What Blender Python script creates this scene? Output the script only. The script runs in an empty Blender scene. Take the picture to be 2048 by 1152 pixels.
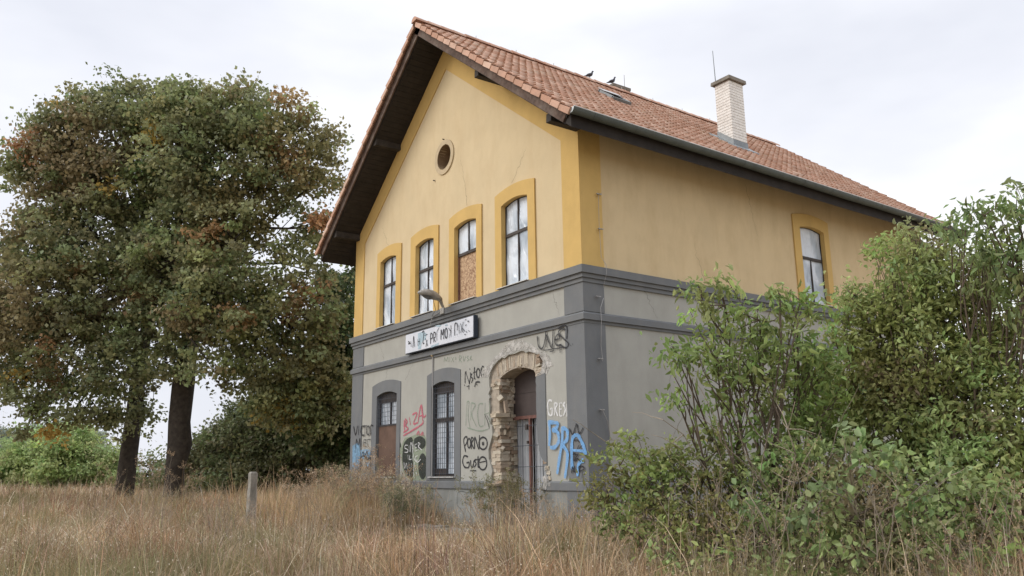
import bpy, bmesh, math, random
import numpy as np
from mathutils import Vector, Matrix
from mathutils.geometry import tessellate_polygon
random.seed(7)
RNG = np.random.default_rng(11)
R = math.radians
SC = bpy.context.scene
COL = SC.collection

# ------------------------------------------------------------------ camera, sky, sun, exposure
CAM = Vector((11.1618, -9.6331, 1.2528)); YAW, PITCH, ROLL, FPX = 0.9485, 0.2220, -0.0126, 1617.12
fw = Vector((-math.sin(YAW)*math.cos(PITCH), math.cos(YAW)*math.cos(PITCH), math.sin(PITCH)))
rt = Vector((math.cos(YAW), math.sin(YAW), 0)); up = rt.cross(fw)
r2 = rt*math.cos(ROLL)+up*math.sin(ROLL); u2 = -rt*math.sin(ROLL)+up*math.cos(ROLL)
cd = bpy.data.cameras.new('camera'); cam = bpy.data.objects.new('camera', cd); COL.objects.link(cam)
cd.sensor_width = 36; cd.lens = FPX/2048*36; cd.clip_end = 2000; cd.clip_start = .05
cam.matrix_world = Matrix((( r2.x,u2.x,-fw.x,CAM.x),(r2.y,u2.y,-fw.y,CAM.y),(r2.z,u2.z,-fw.z,CAM.z),(0,0,0,1)))
SC.camera = cam

SUN_DIR = Vector((-.42, -.72, .62)).normalized()      # towards the sun
W = bpy.data.worlds.new('World'); SC.world = W; W.use_nodes = True
nt = W.node_tree; N = nt.nodes; Lk = nt.links; N.clear()
out = N.new('ShaderNodeOutputWorld'); bg = N.new('ShaderNodeBackground'); bg.inputs[1].default_value = .1
sky = N.new('ShaderNodeTexSky'); sky.sky_type = 'NISHITA'; sky.sun_disc = False
sky.sun_elevation = math.asin(SUN_DIR.z); sky.sun_rotation = math.atan2(SUN_DIR.x, SUN_DIR.y)
sky.dust_density = 3; sky.air_density = 1.2
tc = N.new('ShaderNodeTexCoord'); mp = N.new('ShaderNodeMapping'); mp.inputs['Scale'].default_value = (1, 1, 2.6)
mp.inputs['Location'].default_value = (.35, .1, .2)
Lk.new(tc.outputs['Generated'], mp.inputs[0])
n1 = N.new('ShaderNodeTexNoise'); n1.inputs['Scale'].default_value = 1.7; n1.inputs['Detail'].default_value = 5; n1.inputs['Roughness'].default_value = .5
Lk.new(mp.outputs[0], n1.inputs['Vector'])
cr = N.new('ShaderNodeValToRGB'); e = cr.color_ramp.elements
e[0].position = .38; e[0].color = (7.15, 7.35, 8.05, 1); e[1].position = .62; e[1].color = (9.6, 9.65, 9.8, 1)
m_ = cr.color_ramp.elements.new(.5); m_.color = (8.1, 8.25, 8.85, 1)
Lk.new(n1.outputs[0], cr.inputs[0])
sp = N.new('ShaderNodeSeparateXYZ'); Lk.new(tc.outputs['Generated'], sp.inputs[0])
mr = N.new('ShaderNodeMapRange'); mr.inputs[1].default_value = .50; mr.inputs[2].default_value = 1.0; mr.inputs[3].default_value = 1.0; mr.inputs[4].default_value = 2.3
Lk.new(sp.outputs[2], mr.inputs[0])
vm = N.new('ShaderNodeVectorMath'); vm.operation = 'SCALE'; Lk.new(cr.outputs[0], vm.inputs[0]); Lk.new(mr.outputs[0], vm.inputs['Scale'])
mx = N.new('ShaderNodeMix'); mx.data_type = 'RGBA'; mx.inputs[0].default_value = .93
Lk.new(sky.outputs[0], mx.inputs[6]); Lk.new(vm.outputs[0], mx.inputs[7])
Lk.new(mx.outputs[2], bg.inputs[0]); Lk.new(bg.outputs[0], out.inputs[0])
sd = bpy.data.lights.new('sun', 'SUN'); sd.energy = 1.45; sd.angle = R(28); sd.color = (1, .955, .89)
so = bpy.data.objects.new('sun', sd); COL.objects.link(so); so.rotation_euler = (-SUN_DIR).to_track_quat('-Z', 'Y').to_euler(); so.location = (0, 0, 30)
SC.view_settings.view_transform = 'Standard'; SC.view_settings.look = 'None'; SC.view_settings.exposure = 0.28; SC.view_settings.gamma = 1
SC.view_settings.use_curve_mapping = False
SC.render.engine = 'CYCLES'
SC.cycles.max_bounces = 8; SC.cycles.transparent_max_bounces = 8

# ------------------------------------------------------------------ helpers
def tag(o, label=None, cat=None, group=None, kind=None):
    if label: o['label'] = label
    if cat: o['category'] = cat
    if group: o['group'] = group
    if kind: o['kind'] = kind
    return o
def empty(name, loc=(0, 0, 0), parent=None):
    o = bpy.data.objects.new(name, None); COL.objects.link(o); o.location = loc
    if parent: o.parent = parent
    o.empty_display_size = .2
    return o
class MB:
    def __init__(s): s.v = []; s.f = []; s.m = []
    def quad(s, a, b, c, d, m=0):
        n = len(s.v); s.v += [tuple(a), tuple(b), tuple(c), tuple(d)]; s.f.append((n, n+1, n+2, n+3)); s.m.append(m)
    def ngon(s, pts, m=0):
        n = len(s.v); s.v += [tuple(p) for p in pts]; s.f.append(tuple(range(n, n+len(pts)))); s.m.append(m)
    def box(s, x0, x1, y0, y1, z0, z1, j=0, m=0):
        n = len(s.v); q = lambda: random.uniform(-j, j) if j else 0
        for x, y, z in ((x0,y0,z0),(x1,y0,z0),(x1,y1,z0),(x0,y1,z0),(x0,y0,z1),(x1,y0,z1),(x1,y1,z1),(x0,y1,z1)):
            s.v.append((x+q(), y+q(), z+q()))
        for f in ((0,3,2,1),(4,5,6,7),(0,1,5,4),(1,2,6,5),(2,3,7,6),(3,0,4,7)): s.f.append(tuple(n+i for i in f)); s.m.append(m)
        return s
    def tube(s, pts, rad, k=8, caps=True, m=0):
        pts = [Vector(p) for p in pts]; n0 = len(s.v)
        for i, p in enumerate(pts):
            d = (pts[min(i+1, len(pts)-1)]-pts[max(i-1, 0)]).normalized()
            a = d.orthogonal().normalized() if i == 0 else (a_-d*a_.dot(d)).normalized()
            a_ = a; b = d.cross(a); r = rad[i] if isinstance(rad, (list, tuple)) else rad
            for q in range(k):
                t = 2*math.pi*q/k; s.v.append(tuple(p+a*(r*math.cos(t))+b*(r*math.sin(t))))
        for i in range(len(pts)-1):
            for q in range(k):
                a0 = n0+i*k+q; a1 = n0+i*k+(q+1) % k; s.f.append((a0, a1, a1+k, a0+k)); s.m.append(m)
        if caps:
            s.f.append(tuple(n0+q for q in reversed(range(k)))); s.m.append(m)
            e = n0+(len(pts)-1)*k; s.f.append(tuple(e+q for q in range(k))); s.m.append(m)
        return s
    def slab(s, outline, holes, y0, y1, axis='y', m=0):
        """flat plate with holes: outline/holes are (a,z) lists; axis y: plane y=y0 (front) .. y1 (back)"""
        P = (lambda a, z, y: (a, y, z)) if axis == 'y' else (lambda a, z, y: (y, a, z))
        loops = [outline]+list(holes)
        tri = tessellate_polygon([[Vector((a, z, 0)) for a, z in l] for l in loops])
        flat = [p for l in loops for p in l]
        for yy in (y0, y1):
            n = len(s.v); s.v += [P(a, z, yy) for a, z in flat]
            for t in tri: s.f.append(tuple(n+i for i in t)); s.m.append(m)
        for l in loops:
            for i in range(len(l)):
                a, b = l[i], l[(i+1) % len(l)]
                s.quad(P(*a, y0), P(*b, y0), P(*b, y1), P(*a, y1), m)
        return s
    def build(s, name, mat, parent=None, smooth=False, recalc=True):
        me = bpy.data.meshes.new(name); me.from_pydata(s.v, [], s.f)
        mats = mat if isinstance(mat, (list, tuple)) else [mat]
        for mm in mats: me.materials.append(mm)
        if len(mats) > 1: me.polygons.foreach_set('material_index', s.m)
        if recalc:
            bm = bmesh.new(); bm.from_mesh(me); bmesh.ops.recalc_face_normals(bm, faces=bm.faces); bm.to_mesh(me); bm.free()
        if smooth: me.polygons.foreach_set('use_smooth', [True]*len(me.polygons))
        me.update()
        o = bpy.data.objects.new(name, me); COL.objects.link(o)
        if parent: o.parent = parent
        return o

# ------------------------------------------------------------------ materials
def mat(name, col, rough=.8, var=.12, scale=4, bump=.0, bscale=40, metal=0, spec=.3, col2=None, stain=0, stain_col=(.1, .09, .08), sscale=(1, 1, 1), coat=0):
    m = bpy.data.materials.new(name); m.use_nodes = True; n = m.node_tree.nodes; l = m.node_tree.links
    b = n['Principled BSDF']; b.inputs['Roughness'].default_value = rough; b.inputs['Metallic'].default_value = metal
    b.inputs['Specular IOR Level'].default_value = spec
    tc = n.new('ShaderNodeTexCoord'); 
    no = n.new('ShaderNodeTexNoise'); no.inputs['Scale'].default_value = scale; no.inputs['Detail'].default_value = 6; no.inputs['Roughness'].default_value = .6
    l.new(tc.outputs['Object'], no.inputs['Vector'])
    r = n.new('ShaderNodeMapRange'); r.inputs[1].default_value = .3; r.inputs[2].default_value = .7
    l.new(no.outputs[0], r.inputs[0])
    mx = n.new('ShaderNodeMix'); mx.data_type = 'RGBA'
    c1 = tuple(max(0, c*(1-var)) for c in col); c2 = col2 or tuple(min(1, c*(1+var)) for c in col)
    mx.inputs[6].default_value = (*c1, 1); mx.inputs[7].default_value = (*c2, 1)
    l.new(r.outputs[0], mx.inputs[0]); cur = mx.outputs[2]
    if stain:
        ma = n.new('ShaderNodeMapping'); ma.inputs['Scale'].default_value = sscale; l.new(tc.outputs['Object'], ma.inputs[0])
        s2 = n.new('ShaderNodeTexNoise'); s2.inputs['Scale'].default_value = 1.6; s2.inputs['Detail'].default_value = 8; s2.inputs['Roughness'].default_value = .68
        l.new(ma.outputs[0], s2.inputs['Vector'])
        r3 = n.new('ShaderNodeMapRange'); r3.inputs[1].default_value = .46; r3.inputs[2].default_value = .72; r3.inputs[4].default_value = stain
        l.new(s2.outputs[0], r3.inputs[0])
        m2 = n.new('ShaderNodeMix'); m2.data_type = 'RGBA'; m2.inputs[7].default_value = (*stain_col, 1)
        l.new(r3.outputs[0], m2.inputs[0]); l.new(cur, m2.inputs[6]); cur = m2.outputs[2]
    l.new(cur, b.inputs['Base Color'])
    if bump:
        nb = n.new('ShaderNodeTexNoise'); nb.inputs['Scale'].default_value = bscale; nb.inputs['Detail'].default_value = 5
        l.new(tc.outputs['Object'], nb.inputs['Vector'])
        bp = n.new('ShaderNodeBump'); bp.inputs['Strength'].default_value = bump; bp.inputs['Distance'].default_value = .01
        l.new(nb.outputs[0], bp.inputs['Height']); l.new(bp.outputs[0], b.inputs['Normal'])
    return m
PL = dict(stain=.32, sscale=(1.5, 1.5, .5), bump=.35, bscale=60)
M = {}
M['cream'] = mat('cream_plaster', (.61, .49, .305), .9, .05, 1.5, stain_col=(.46, .33, .18), **PL)
M['ochre'] = mat('ochre_plaster', (.58, .39, .14), .9, .06, 2, stain_col=(.46, .31, .12), **PL)
M['sandy'] = mat('sandy_plaster', (.62, .485, .29), .9, .06, 1.2, stain_col=(.42, .30, .15), **PL)
M['grey'] = mat('light_grey_plaster', (.365, .36, .325), .9, .07, 1.3, stain_col=(.26, .25, .225), **PL)
M['dgrey'] = mat('dark_grey_plaster', (.158, .165, .171), .9, .08, 1.5, stain_col=(.24, .23, .21), **PL)
M['plinth'] = mat('plinth_plaster', (.27, .28, .27), .95, .15, 2, stain=.5, stain_col=(.14, .13, .10), sscale=(1, 1, .7), bump=.5, bscale=30)
M['patch'] = mat('raw_white_plaster', (.40, .385, .35), .95, .06, 7, col2=(.60, .58, .55), bump=.8, bscale=25)
M['mortar'] = mat('mortar', (.36, .31, .25), .95, .25, 12, bump=1, bscale=40)
M['ring'] = mat('pale_ring_plaster', (.50, .40, .26), .9, .1, 8, bump=.4)
M['conc'] = mat('old_concrete', (.27, .255, .225), .95, .25, 5, bump=.8, bscale=25, stain=.8, stain_col=(.10, .09, .07), sscale=(4, 4, 2))
M['dark'] = mat('interior_shade_black', (.015, .014, .013), .9)  # near-black colour stands in for the unlit inside
M['wood'] = mat('dark_stained_wood', (.026, .021, .018), .75, .3, 5, bump=.3, bscale=30)
M['barge'] = mat('weathered_board', (.10, .065, .05), .85, .4, 9, bump=.5, stain=.6, stain_col=(.24, .2, .17), sscale=(2, 2, 2))
M['frame'] = mat('dark_brown_frame', (.055, .045, .04), .6, .3, 9)
M['red'] = mat('rust_red_metal', (.15, .072, .058), .6, .3, 9)
M['brownmetal'] = mat('brown_sheet_metal', (.062, .047, .044), .55, .2, 3, bump=.2, bscale=5)
M['brownboard'] = mat('brown_board', (.115, .07, .05), .8, .15, 4, stain=.4, stain_col=(.19, .12, .09))
M['zinc'] = mat('zinc_sheet', (.23, .25, .26), .45, .15, 5, metal=.3, stain=.4, stain_col=(.12, .12, .11))
M['gutter'] = mat('dull_gutter_metal', (.085, .10, .095), .55, .2, 3, stain=.6, stain_col=(.085, .09, .08), sscale=(.5, .5, 2))
M['sheet'] = mat('white_window_sill_sheet', (.6, .6, .58), .5, .1, 8)
M['wire'] = mat('galvanised_wire', (.35, .34, .33), .5, .1, 5, metal=.4)
M['bars'] = mat('grey_steel_bars', (.06, .065, .08), .6, .2, 9)
M['lamp'] = mat('weathered_lamp_housing', (.36, .35, .33), .6, .2, 12, stain=.5, stain_col=(.2, .18, .15), sscale=(4, 4, 4))
M['bird'] = mat('grey_feathers', (.07, .072, .085), .8, .3, 20)
M['cap'] = mat('chimney_cap_concrete', (.20, .18, .15), .95, .3, 6, bump=.6)
M['wbrick'] = mat('white_painted_brick', (.77, .745, .70), .9, .08, 10, bump=.4, bscale=50, stain=.3, stain_col=(.45, .4, .34), sscale=(3, 3, 3))
M['wmortar'] = mat('white_mortar', (.62, .60, .56), .95, .1, 10)
for k, c in dict(black=(.022, .022, .026), dark=(.05, .06, .06), pink=(.48, .13, .17), green=(.26, .32, .25), white=(.68, .68, .68), blue=(.17, .37, .66), blue2=(.2, .36, .52), blue3=(.13, .25, .5), halo=(.30, .36, .25), blob=(.03, .035, .03)).items():
    m_ = M['g_'+k] = mat('spray_paint_'+k, c, .6, .18, 30)
    n_ = m_.node_tree.nodes; l_ = m_.node_tree.links; t_ = n_.new('ShaderNodeBsdfTransparent'); x_ = n_.new('ShaderNodeMixShader')
    o_ = n_.new('ShaderNodeTexNoise'); o_.inputs['Scale'].default_value = 9; o_.inputs['Detail'].default_value = 8; o_.inputs['Roughness'].default_value = .75
    c_ = n_.new('ShaderNodeTexCoord'); l_.new(c_.outputs['Object'], o_.inputs['Vector'])
    q_ = n_.new('ShaderNodeMapRange'); q_.inputs[1].default_value = .35; q_.inputs[2].default_value = .62; q_.inputs[3].default_value = .35 if k in ('green', 'halo', 'blue2', 'blue3', 'dark') else .62; q_.inputs[4].default_value = .75 if k in ('green', 'halo', 'dark') else 1
    l_.new(o_.outputs[0], q_.inputs[0]); l_.new(q_.outputs[0], x_.inputs[0]); l_.new(t_.outputs[0], x_.inputs[1]); l_.new(n_['Principled BSDF'].outputs[0], x_.inputs[2]); l_.new(x_.outputs[0], n_['Material Output'].inputs[0])

m_ = M['patch']; n_ = m_.node_tree.nodes; l_ = m_.node_tree.links; t_ = n_.new('ShaderNodeBsdfTransparent'); x_ = n_.new('ShaderNodeMixShader')
o_ = n_.new('ShaderNodeTexNoise'); o_.inputs['Scale'].default_value = 5; o_.inputs['Detail'].default_value = 9; o_.inputs['Roughness'].default_value = .8
c_ = n_.new('ShaderNodeTexCoord'); l_.new(c_.outputs['Object'], o_.inputs['Vector'])
q_ = n_.new('ShaderNodeMapRange'); q_.inputs[1].default_value = .40; q_.inputs[2].default_value = .56; q_.inputs[3].default_value = .1
l_.new(o_.outputs[0], q_.inputs[0]); l_.new(q_.outputs[0], x_.inputs[0]); l_.new(t_.outputs[0], x_.inputs[1]); l_.new(n_['Principled BSDF'].outputs[0], x_.inputs[2]); l_.new(x_.outputs[0], n_['Material Output'].inputs[0])
def mat_brick():
    m = bpy.data.materials.new('old_yellow_brick'); m.use_nodes = True; n = m.node_tree.nodes; l = m.node_tree.links; b = n['Principled BSDF']
    b.inputs['Roughness'].default_value = .95; b.inputs['Specular IOR Level'].default_value = .15
    oi = n.new('ShaderNodeObjectInfo'); cr = n.new('ShaderNodeValToRGB'); e = cr.color_ramp.elements
    e[0].color = (.55, .47, .36, 1); e[1].color = (.34, .25, .18, 1); x = e.new(.4); x.color = (.60, .54, .44, 1); x = e.new(.7); x.color = (.47, .38, .29, 1)
    l.new(oi.outputs['Random'], cr.inputs[0])
    tc = n.new('ShaderNodeTexCoord'); no = n.new('ShaderNodeTexNoise'); no.inputs['Scale'].default_value = 14; no.inputs['Detail'].default_value = 6
    l.new(tc.outputs['Object'], no.inputs['Vector'])
    mx = n.new('ShaderNodeMix'); mx.data_type = 'RGBA'; mx.blend_type = 'MULTIPLY'; mx.inputs[0].default_value = .8
    r = n.new('ShaderNodeMapRange'); r.inputs[1].default_value = .3; r.inputs[2].default_value = .7; r.inputs[3].default_value = .6; r.inputs[4].default_value = 1.15
    l.new(no.outputs[0], r.inputs[0]); l.new(cr.outputs[0], mx.inputs[6]); l.new(r.outputs[0], mx.inputs[7]); l.new(mx.outputs[2], b.inputs['Base Color'])
    bp = n.new('ShaderNodeBump'); bp.inputs['Strength'].default_value = .8; bp.inputs['Distance'].default_value = .015; l.new(no.outputs[0], bp.inputs['Height']); l.new(bp.outputs[0], b.inputs['Normal'])
    return m
M['brick'] = mat_brick()
def mat_tile():
    m = bpy.data.materials.new('clay_roof_tile'); m.use_nodes = True; n = m.node_tree.nodes; l = m.node_tree.links; b = n['Principled BSDF']
    b.inputs['Roughness'].default_value = .75; b.inputs['Specular IOR Level'].default_value = .25
    at = n.new('ShaderNodeAttribute'); at.attribute_name = 'tint'
    cr = n.new('ShaderNodeValToRGB'); e = cr.color_ramp.elements
    e[0].color = (.44, .24, .16, 1); e[1].color = (.62, .43, .33, 1); x = e.new(.5); x.color = (.53, .32, .23, 1)
    l.new(at.outputs['Fac'], cr.inputs[0])
    g = n.new('ShaderNodeNewGeometry'); no = n.new('ShaderNodeTexNoise'); no.inputs['Scale'].default_value = 3.2; no.inputs['Detail'].default_value = 9; no.inputs['Roughness'].default_value = .7
    l.new(g.outputs['Position'], no.inputs['Vector'])
    r = n.new('ShaderNodeMapRange'); r.inputs[1].default_value = .45; r.inputs[2].default_value = .8; r.inputs[4].default_value = .75
    l.new(no.outputs[0], r.inputs[0])
    mx = n.new('ShaderNodeMix'); mx.data_type = 'RGBA'; mx.inputs[7].default_value = (.22, .17, .13, 1); l.new(r.outputs[0], mx.inputs[0]); l.new(cr.outputs[0], mx.inputs[6])
    n3 = n.new('ShaderNodeTexNoise'); n3.inputs['Scale'].default_value = 1.1; n3.inputs['Detail'].default_value = 10; n3.inputs['Roughness'].default_value = .75; l.new(g.outputs['Position'], n3.inputs['Vector'])
    r4 = n.new('ShaderNodeMapRange'); r4.inputs[1].default_value = .58; r4.inputs[2].default_value = .72; r4.inputs[4].default_value = .45; l.new(n3.outputs[0], r4.inputs[0])
    m3 = n.new('ShaderNodeMix'); m3.data_type = 'RGBA'; m3.inputs[7].default_value = (.30, .29, .13, 1); l.new(r4.outputs[0], m3.inputs[0]); l.new(mx.outputs[2], m3.inputs[6])
    l.new(m3.outputs[2], b.inputs['Base Color'])
    return m
M['tile'] = mat_tile()
def mat_pane():
    m = bpy.data.materials.new('foil_covered_glass'); m.use_nodes = True; n = m.node_tree.nodes; l = m.node_tree.links; b = n['Principled BSDF']
    g = n.new('ShaderNodeNewGeometry'); mp = n.new('ShaderNodeMapping'); mp.inputs['Scale'].default_value = (1.8, 1.8, .9); l.new(g.outputs['Position'], mp.inputs[0])
    no = n.new('ShaderNodeTexNoise'); no.inputs['Scale'].default_value = 1.5; no.inputs['Detail'].default_value = 1.5; no.inputs['Distortion'].default_value = .5; l.new(mp.outputs[0], no.inputs['Vector'])
    cr = n.new('ShaderNodeValToRGB'); e = cr.color_ramp.elements; e[0].position = .36; e[0].color = (.36, .42, .48, 1); e[1].position = .58; e[1].color = (.68, .735, .80, 1)
    l.new(no.outputs[0], cr.inputs[0]); l.new(cr.outputs[0], b.inputs['Base Color']); b.inputs['Roughness'].default_value = .22; b.inputs['Specular IOR Level'].default_value = .5
    bp = n.new('ShaderNodeBump'); bp.inputs['Strength'].default_value = .5; bp.inputs['Distance'].default_value = .06
    n2 = n.new('ShaderNodeTexNoise'); n2.inputs['Scale'].default_value = 3.5; n2.inputs['Distortion'].default_value = 1.5; n2.inputs['Detail'].default_value = 1; l.new(mp.outputs[0], n2.inputs['Vector'])
    l.new(n2.outputs[0], bp.inputs['Height']); l.new(bp.outputs[0], b.inputs['Normal'])
    return m
M['pane'] = mat_pane()
def mat_osb():
    m = bpy.data.materials.new('chipboard_panel'); m.use_nodes = True; n = m.node_tree.nodes; l = m.node_tree.links; b = n['Principled BSDF']
    g = n.new('ShaderNodeNewGeometry'); v = n.new('ShaderNodeTexVoronoi'); v.inputs['Scale'].default_value = 28; l.new(g.outputs['Position'], v.inputs['Vector'])
    bw = n.new('ShaderNodeRGBToBW'); l.new(v.outputs['Color'], bw.inputs[0])
    cr = n.new('ShaderNodeValToRGB'); e = cr.color_ramp.elements; e[0].position = .2; e[0].color = (.25, .14, .075, 1); e[1].position = .8; e[1].color = (.52, .36, .22, 1)
    l.new(bw.outputs[0], cr.inputs[0]); l.new(cr.outputs[0], b.inputs['Base Color']); b.inputs['Roughness'].default_value = .8
    return m
M['osb'] = mat_osb()
def mat_leaf(name, trans=.3, rough=.5, sp=.25):
    m = bpy.data.materials.new(name); m.use_nodes = True; n = m.node_tree.nodes; l = m.node_tree.links; b = n['Principled BSDF']
    at = n.new('ShaderNodeAttribute'); at.attribute_name = 'leafcol'
    l.new(at.outputs['Color'], b.inputs['Base Color']); b.inputs['Roughness'].default_value = rough; b.inputs['Specular IOR Level'].default_value = sp
    t = n.new('ShaderNodeBsdfTranslucent'); l.new(at.outputs['Color'], t.inputs[0])
    mx = n.new('ShaderNodeMixShader'); mx.inputs[0].default_value = trans; l.new(b.outputs[0], mx.inputs[1]); l.new(t.outputs[0], mx.inputs[2]); l.new(mx.outputs[0], n['Material Output'].inputs[0])
    return m
M['leaf'] = mat_leaf('tree_leaf', .42); M['grass'] = mat_leaf('dry_grass_blade', .2, .8, .1)
M['bark'] = mat('rough_dark_bark', (.055, .045, .036), .95, .4, 6, bump=1, bscale=22)
M['twig'] = mat('twig_bark', (.13, .10, .075), .9, .3, 9)
M['palewig'] = mat('pale_dry_twig', (.30, .25, .19), .9, .3, 9)
def mat_ground():
    m = mat('dry_straw_ground', (.34, .265, .18), .95, .35, .8, bump=1, bscale=14, stain=.6, stain_col=(.11, .10, .055)); return m
M['ground'] = mat_ground()

# ------------------------------------------------------------------ ground
def sstep(a, b, t):
    t = np.clip((t-a)/(b-a), 0, 1); return t*t*(3-2*t)
def gz(x, y):
    x = np.asarray(x, float); y = np.asarray(y, float)
    z = .05+.05*np.sin(x*.33+1)*np.cos(y*.29)+.03*np.sin(x*.9+y*.7)
    z = z+.28*sstep(-9, -22, x)
    dh = np.maximum(np.maximum(-10.5-x, x-.3), np.maximum(-.4-y, y-13)); k = sstep(1.5, 0, dh)
    return z*(1-k)+.10*k
def build_ground():
    u = np.concatenate([-np.geomspace(600, 40, 16)[:-1], np.linspace(-40, 25, 110), np.geomspace(26, 600, 16)])
    v = np.concatenate([-np.geomspace(600, 26, 16)[:-1], np.linspace(-25, 35, 100), np.geomspace(36, 600, 16)])
    X, Y = np.meshgrid(u, v, indexing='ij'); Z = gz(X, Y); Z = np.where(np.hypot(X, Y) > 60, Z*0+.3, Z)
    V = np.stack([X, Y, Z], -1).reshape(-1, 3); nu, nv = len(u), len(v)
    i, j = np.meshgrid(np.arange(nu-1), np.arange(nv-1), indexing='ij'); a = (i*nv+j).ravel()
    F = np.stack([a, a+nv, a+nv+1, a+1], -1)
    me = bpy.data.meshes.new('ground'); me.from_pydata(V.tolist(), [], F.tolist()); me.materials.append(M['ground'])
    me.polygons.foreach_set('use_smooth', [True]*len(me.polygons))
    o = bpy.data.objects.new('ground', me); COL.objects.link(o); tag(o, kind='structure')
build_ground()
def grey_patch():
    b = MB(); n = 40; pts = []
    for i in range(n):
        t = 2*math.pi*i/n; k = 1+.18*math.sin(3*t)+.1*math.sin(7*t+1)+random.uniform(-.06, .06); pts.append((-4.5+1.6*k*math.cos(t), -4.75+1.1*k*math.sin(t)))
    z = lambda x, y: float(gz(x, y))+.004
    for ring in range(4):
        for i in range(n):
            a, c = pts[i], pts[(i+1) % n]; f0, f1 = ring/4, (ring+1)/4; g_ = lambda p, f: (-4.5+(p[0]+4.5)*f, -4.75+(p[1]+4.75)*f)
            q = [g_(a, f0), g_(c, f0), g_(c, f1), g_(a, f1)]
            if ring == 0: b.ngon([(x, y, z(x, y)) for x, y in (q[0], q[2], q[3])])
            else: b.ngon([(x, y, z(x, y)) for x, y in q])
    o = b.build('gravel_patch', mat('grey_gravel', (.30, .28, .26), .95, .3, 7, bump=1, bscale=25), None, True, False); tag(o, kind='structure')
grey_patch()

# ------------------------------------------------------------------ station building
HOUSE = empty('station_building', (-5, 6, 0))
tag(HOUSE, 'abandoned two storey station house, yellow above and grey below, under a red tiled gable roof', 'house')
WL, HL = 10.0, 12.57      # width of the gable wall, length of the side wall
def H(mb, name, m, parent=None, label=None, kind=None, smooth=False):
    """mesh in world metres, parented to the house (whose origin is not zero)"""
    o = mb.build(name, m, None, smooth); par = parent or HOUSE
    o.parent = par; off = Vector(par['woff']); o.location = -off
    o['woff'] = (0.0, 0.0, 0.0)
    if label: o['label'] = label
    if kind: o['kind'] = kind
    return o
HOUSE['woff'] = (-5.0, 6.0, 0.0)
def arch(l, r, zb, zt, rise, n=8):
    """outline of an opening with a segmental top, counter-clockwise from bottom left"""
    pts = [(l, zb), (r, zb), (r, zt)]
    for i in range(1, n):
        t = i/n; x = r+(l-r)*t; pts.append((x, zt+rise*4*t*(1-t)))
    return pts+[(l, zt)]
UP = [(-8.392, -7.476), (-6.412, -5.500), (-4.535, -3.590), (-2.591, -1.640)]     # upper openings
UPT = [(-8.593, -7.204), (-6.676, -5.279), (-4.774, -3.372), (-2.834, -1.393)]    # their surrounds
GO = [(-8.456, -7.318), (-5.572, -4.530)]; GOT = [(-8.739, -7.124), (-5.785, -4.282)]
SIDE = [(6.892, 7.860)]; SIDET = [(6.633, 8.066)]
ROOF_Z, PIT = 12.24, math.atan(.793)
def roofz(x): return ROOF_Z-.793*abs(x+5)
WT = .42          # soffit below the tile plane
def circ(cx, cz, r, n=24, rx=None): return [(cx+(rx or r)*math.cos(2*math.pi*i/n), cz+r*math.sin(2*math.pi*i/n)) for i in range(n)]
# gable wall, upper part: cream field
holes = [arch(l, r, 5.0, 6.856, .075) for l, r in UP]+[circ(-5.045, 8.83, .31)]
H(MB().slab([(-10, 4.72), (0, 4.72), (0, roofz(0)-WT), (-5, roofz(-5)-WT), (-10, roofz(-10)-WT)], holes, 0, .16), 'gable_wall', M['cream'])
# ochre frieze + pilasters as one raised frame
fr_out = [(-10.02, 5.0), (-9.466, 5.0), (-9.466, 7.66), (-5.0, 11.18), (-.512, 7.66), (-.512, 5.0), (.02, 5.0), (.02, roofz(0)-WT-.02), (-5, roofz(-5)-WT), (-10.02, roofz(-10)-WT-.02)]
H(MB().slab(fr_out, [], -.025, 0.01), 'gable_frieze', M['ochre'])
for (l, r), (tl, tr) in zip(UP, UPT):
    H(MB().slab(arch(tl, tr, 5.0, 7.143, .095), [arch(l, r, 5.003, 6.856, .075)], -.035, -.003), 'window_surround', M['ochre'])
# near-black sheet behind the openings; its colour stands for interior shade
H(MB().slab([(-9.99, 0), (-.01, 0), (-.01, 7.7), (-5, 11.6), (-9.99, 7.7)], [], .62, .66), 'dark_void_sheet', M['dark'])
# side wall upper
sh = [arch(l, r, 5.0, 6.89, .07) for l, r in SIDE]
H(MB().slab([(0, 4.72), (HL, 4.72), (HL, roofz(0)-WT), (0, roofz(0)-WT)], sh, 0, -.16, 'x'), 'side_wall', M['sandy'])
H(MB().slab([(-.02, 5.0), (.532, 5.0), (.532, roofz(0)-WT-.03), (-.02, roofz(0)-WT-.03)], [], .022, -.01, 'x'), 'corner_pilaster', M['ochre'])
for (l, r), (tl, tr) in zip(SIDE, SIDET):
    H(MB().slab(arch(tl, tr, 5.0, 7.173, .09), [arch(l, r, 5.003, 6.89, .07)], .035, .003, 'x'), 'window_surround', M['ochre'])
# far and left walls (closing the volume)
b = MB(); b.quad((-10, 0, 0), (-10, HL, 0), (-10, HL, roofz(-10)-WT), (-10, 0, roofz(-10)-WT)); b.ngon([(-10, HL, 0), (0, HL, 0), (0, HL, roofz(0)-WT), (-5, HL, roofz(-5)-WT), (-10, HL, roofz(-10)-WT)])
H(b, 'rear_wall', M['cream'])
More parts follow.
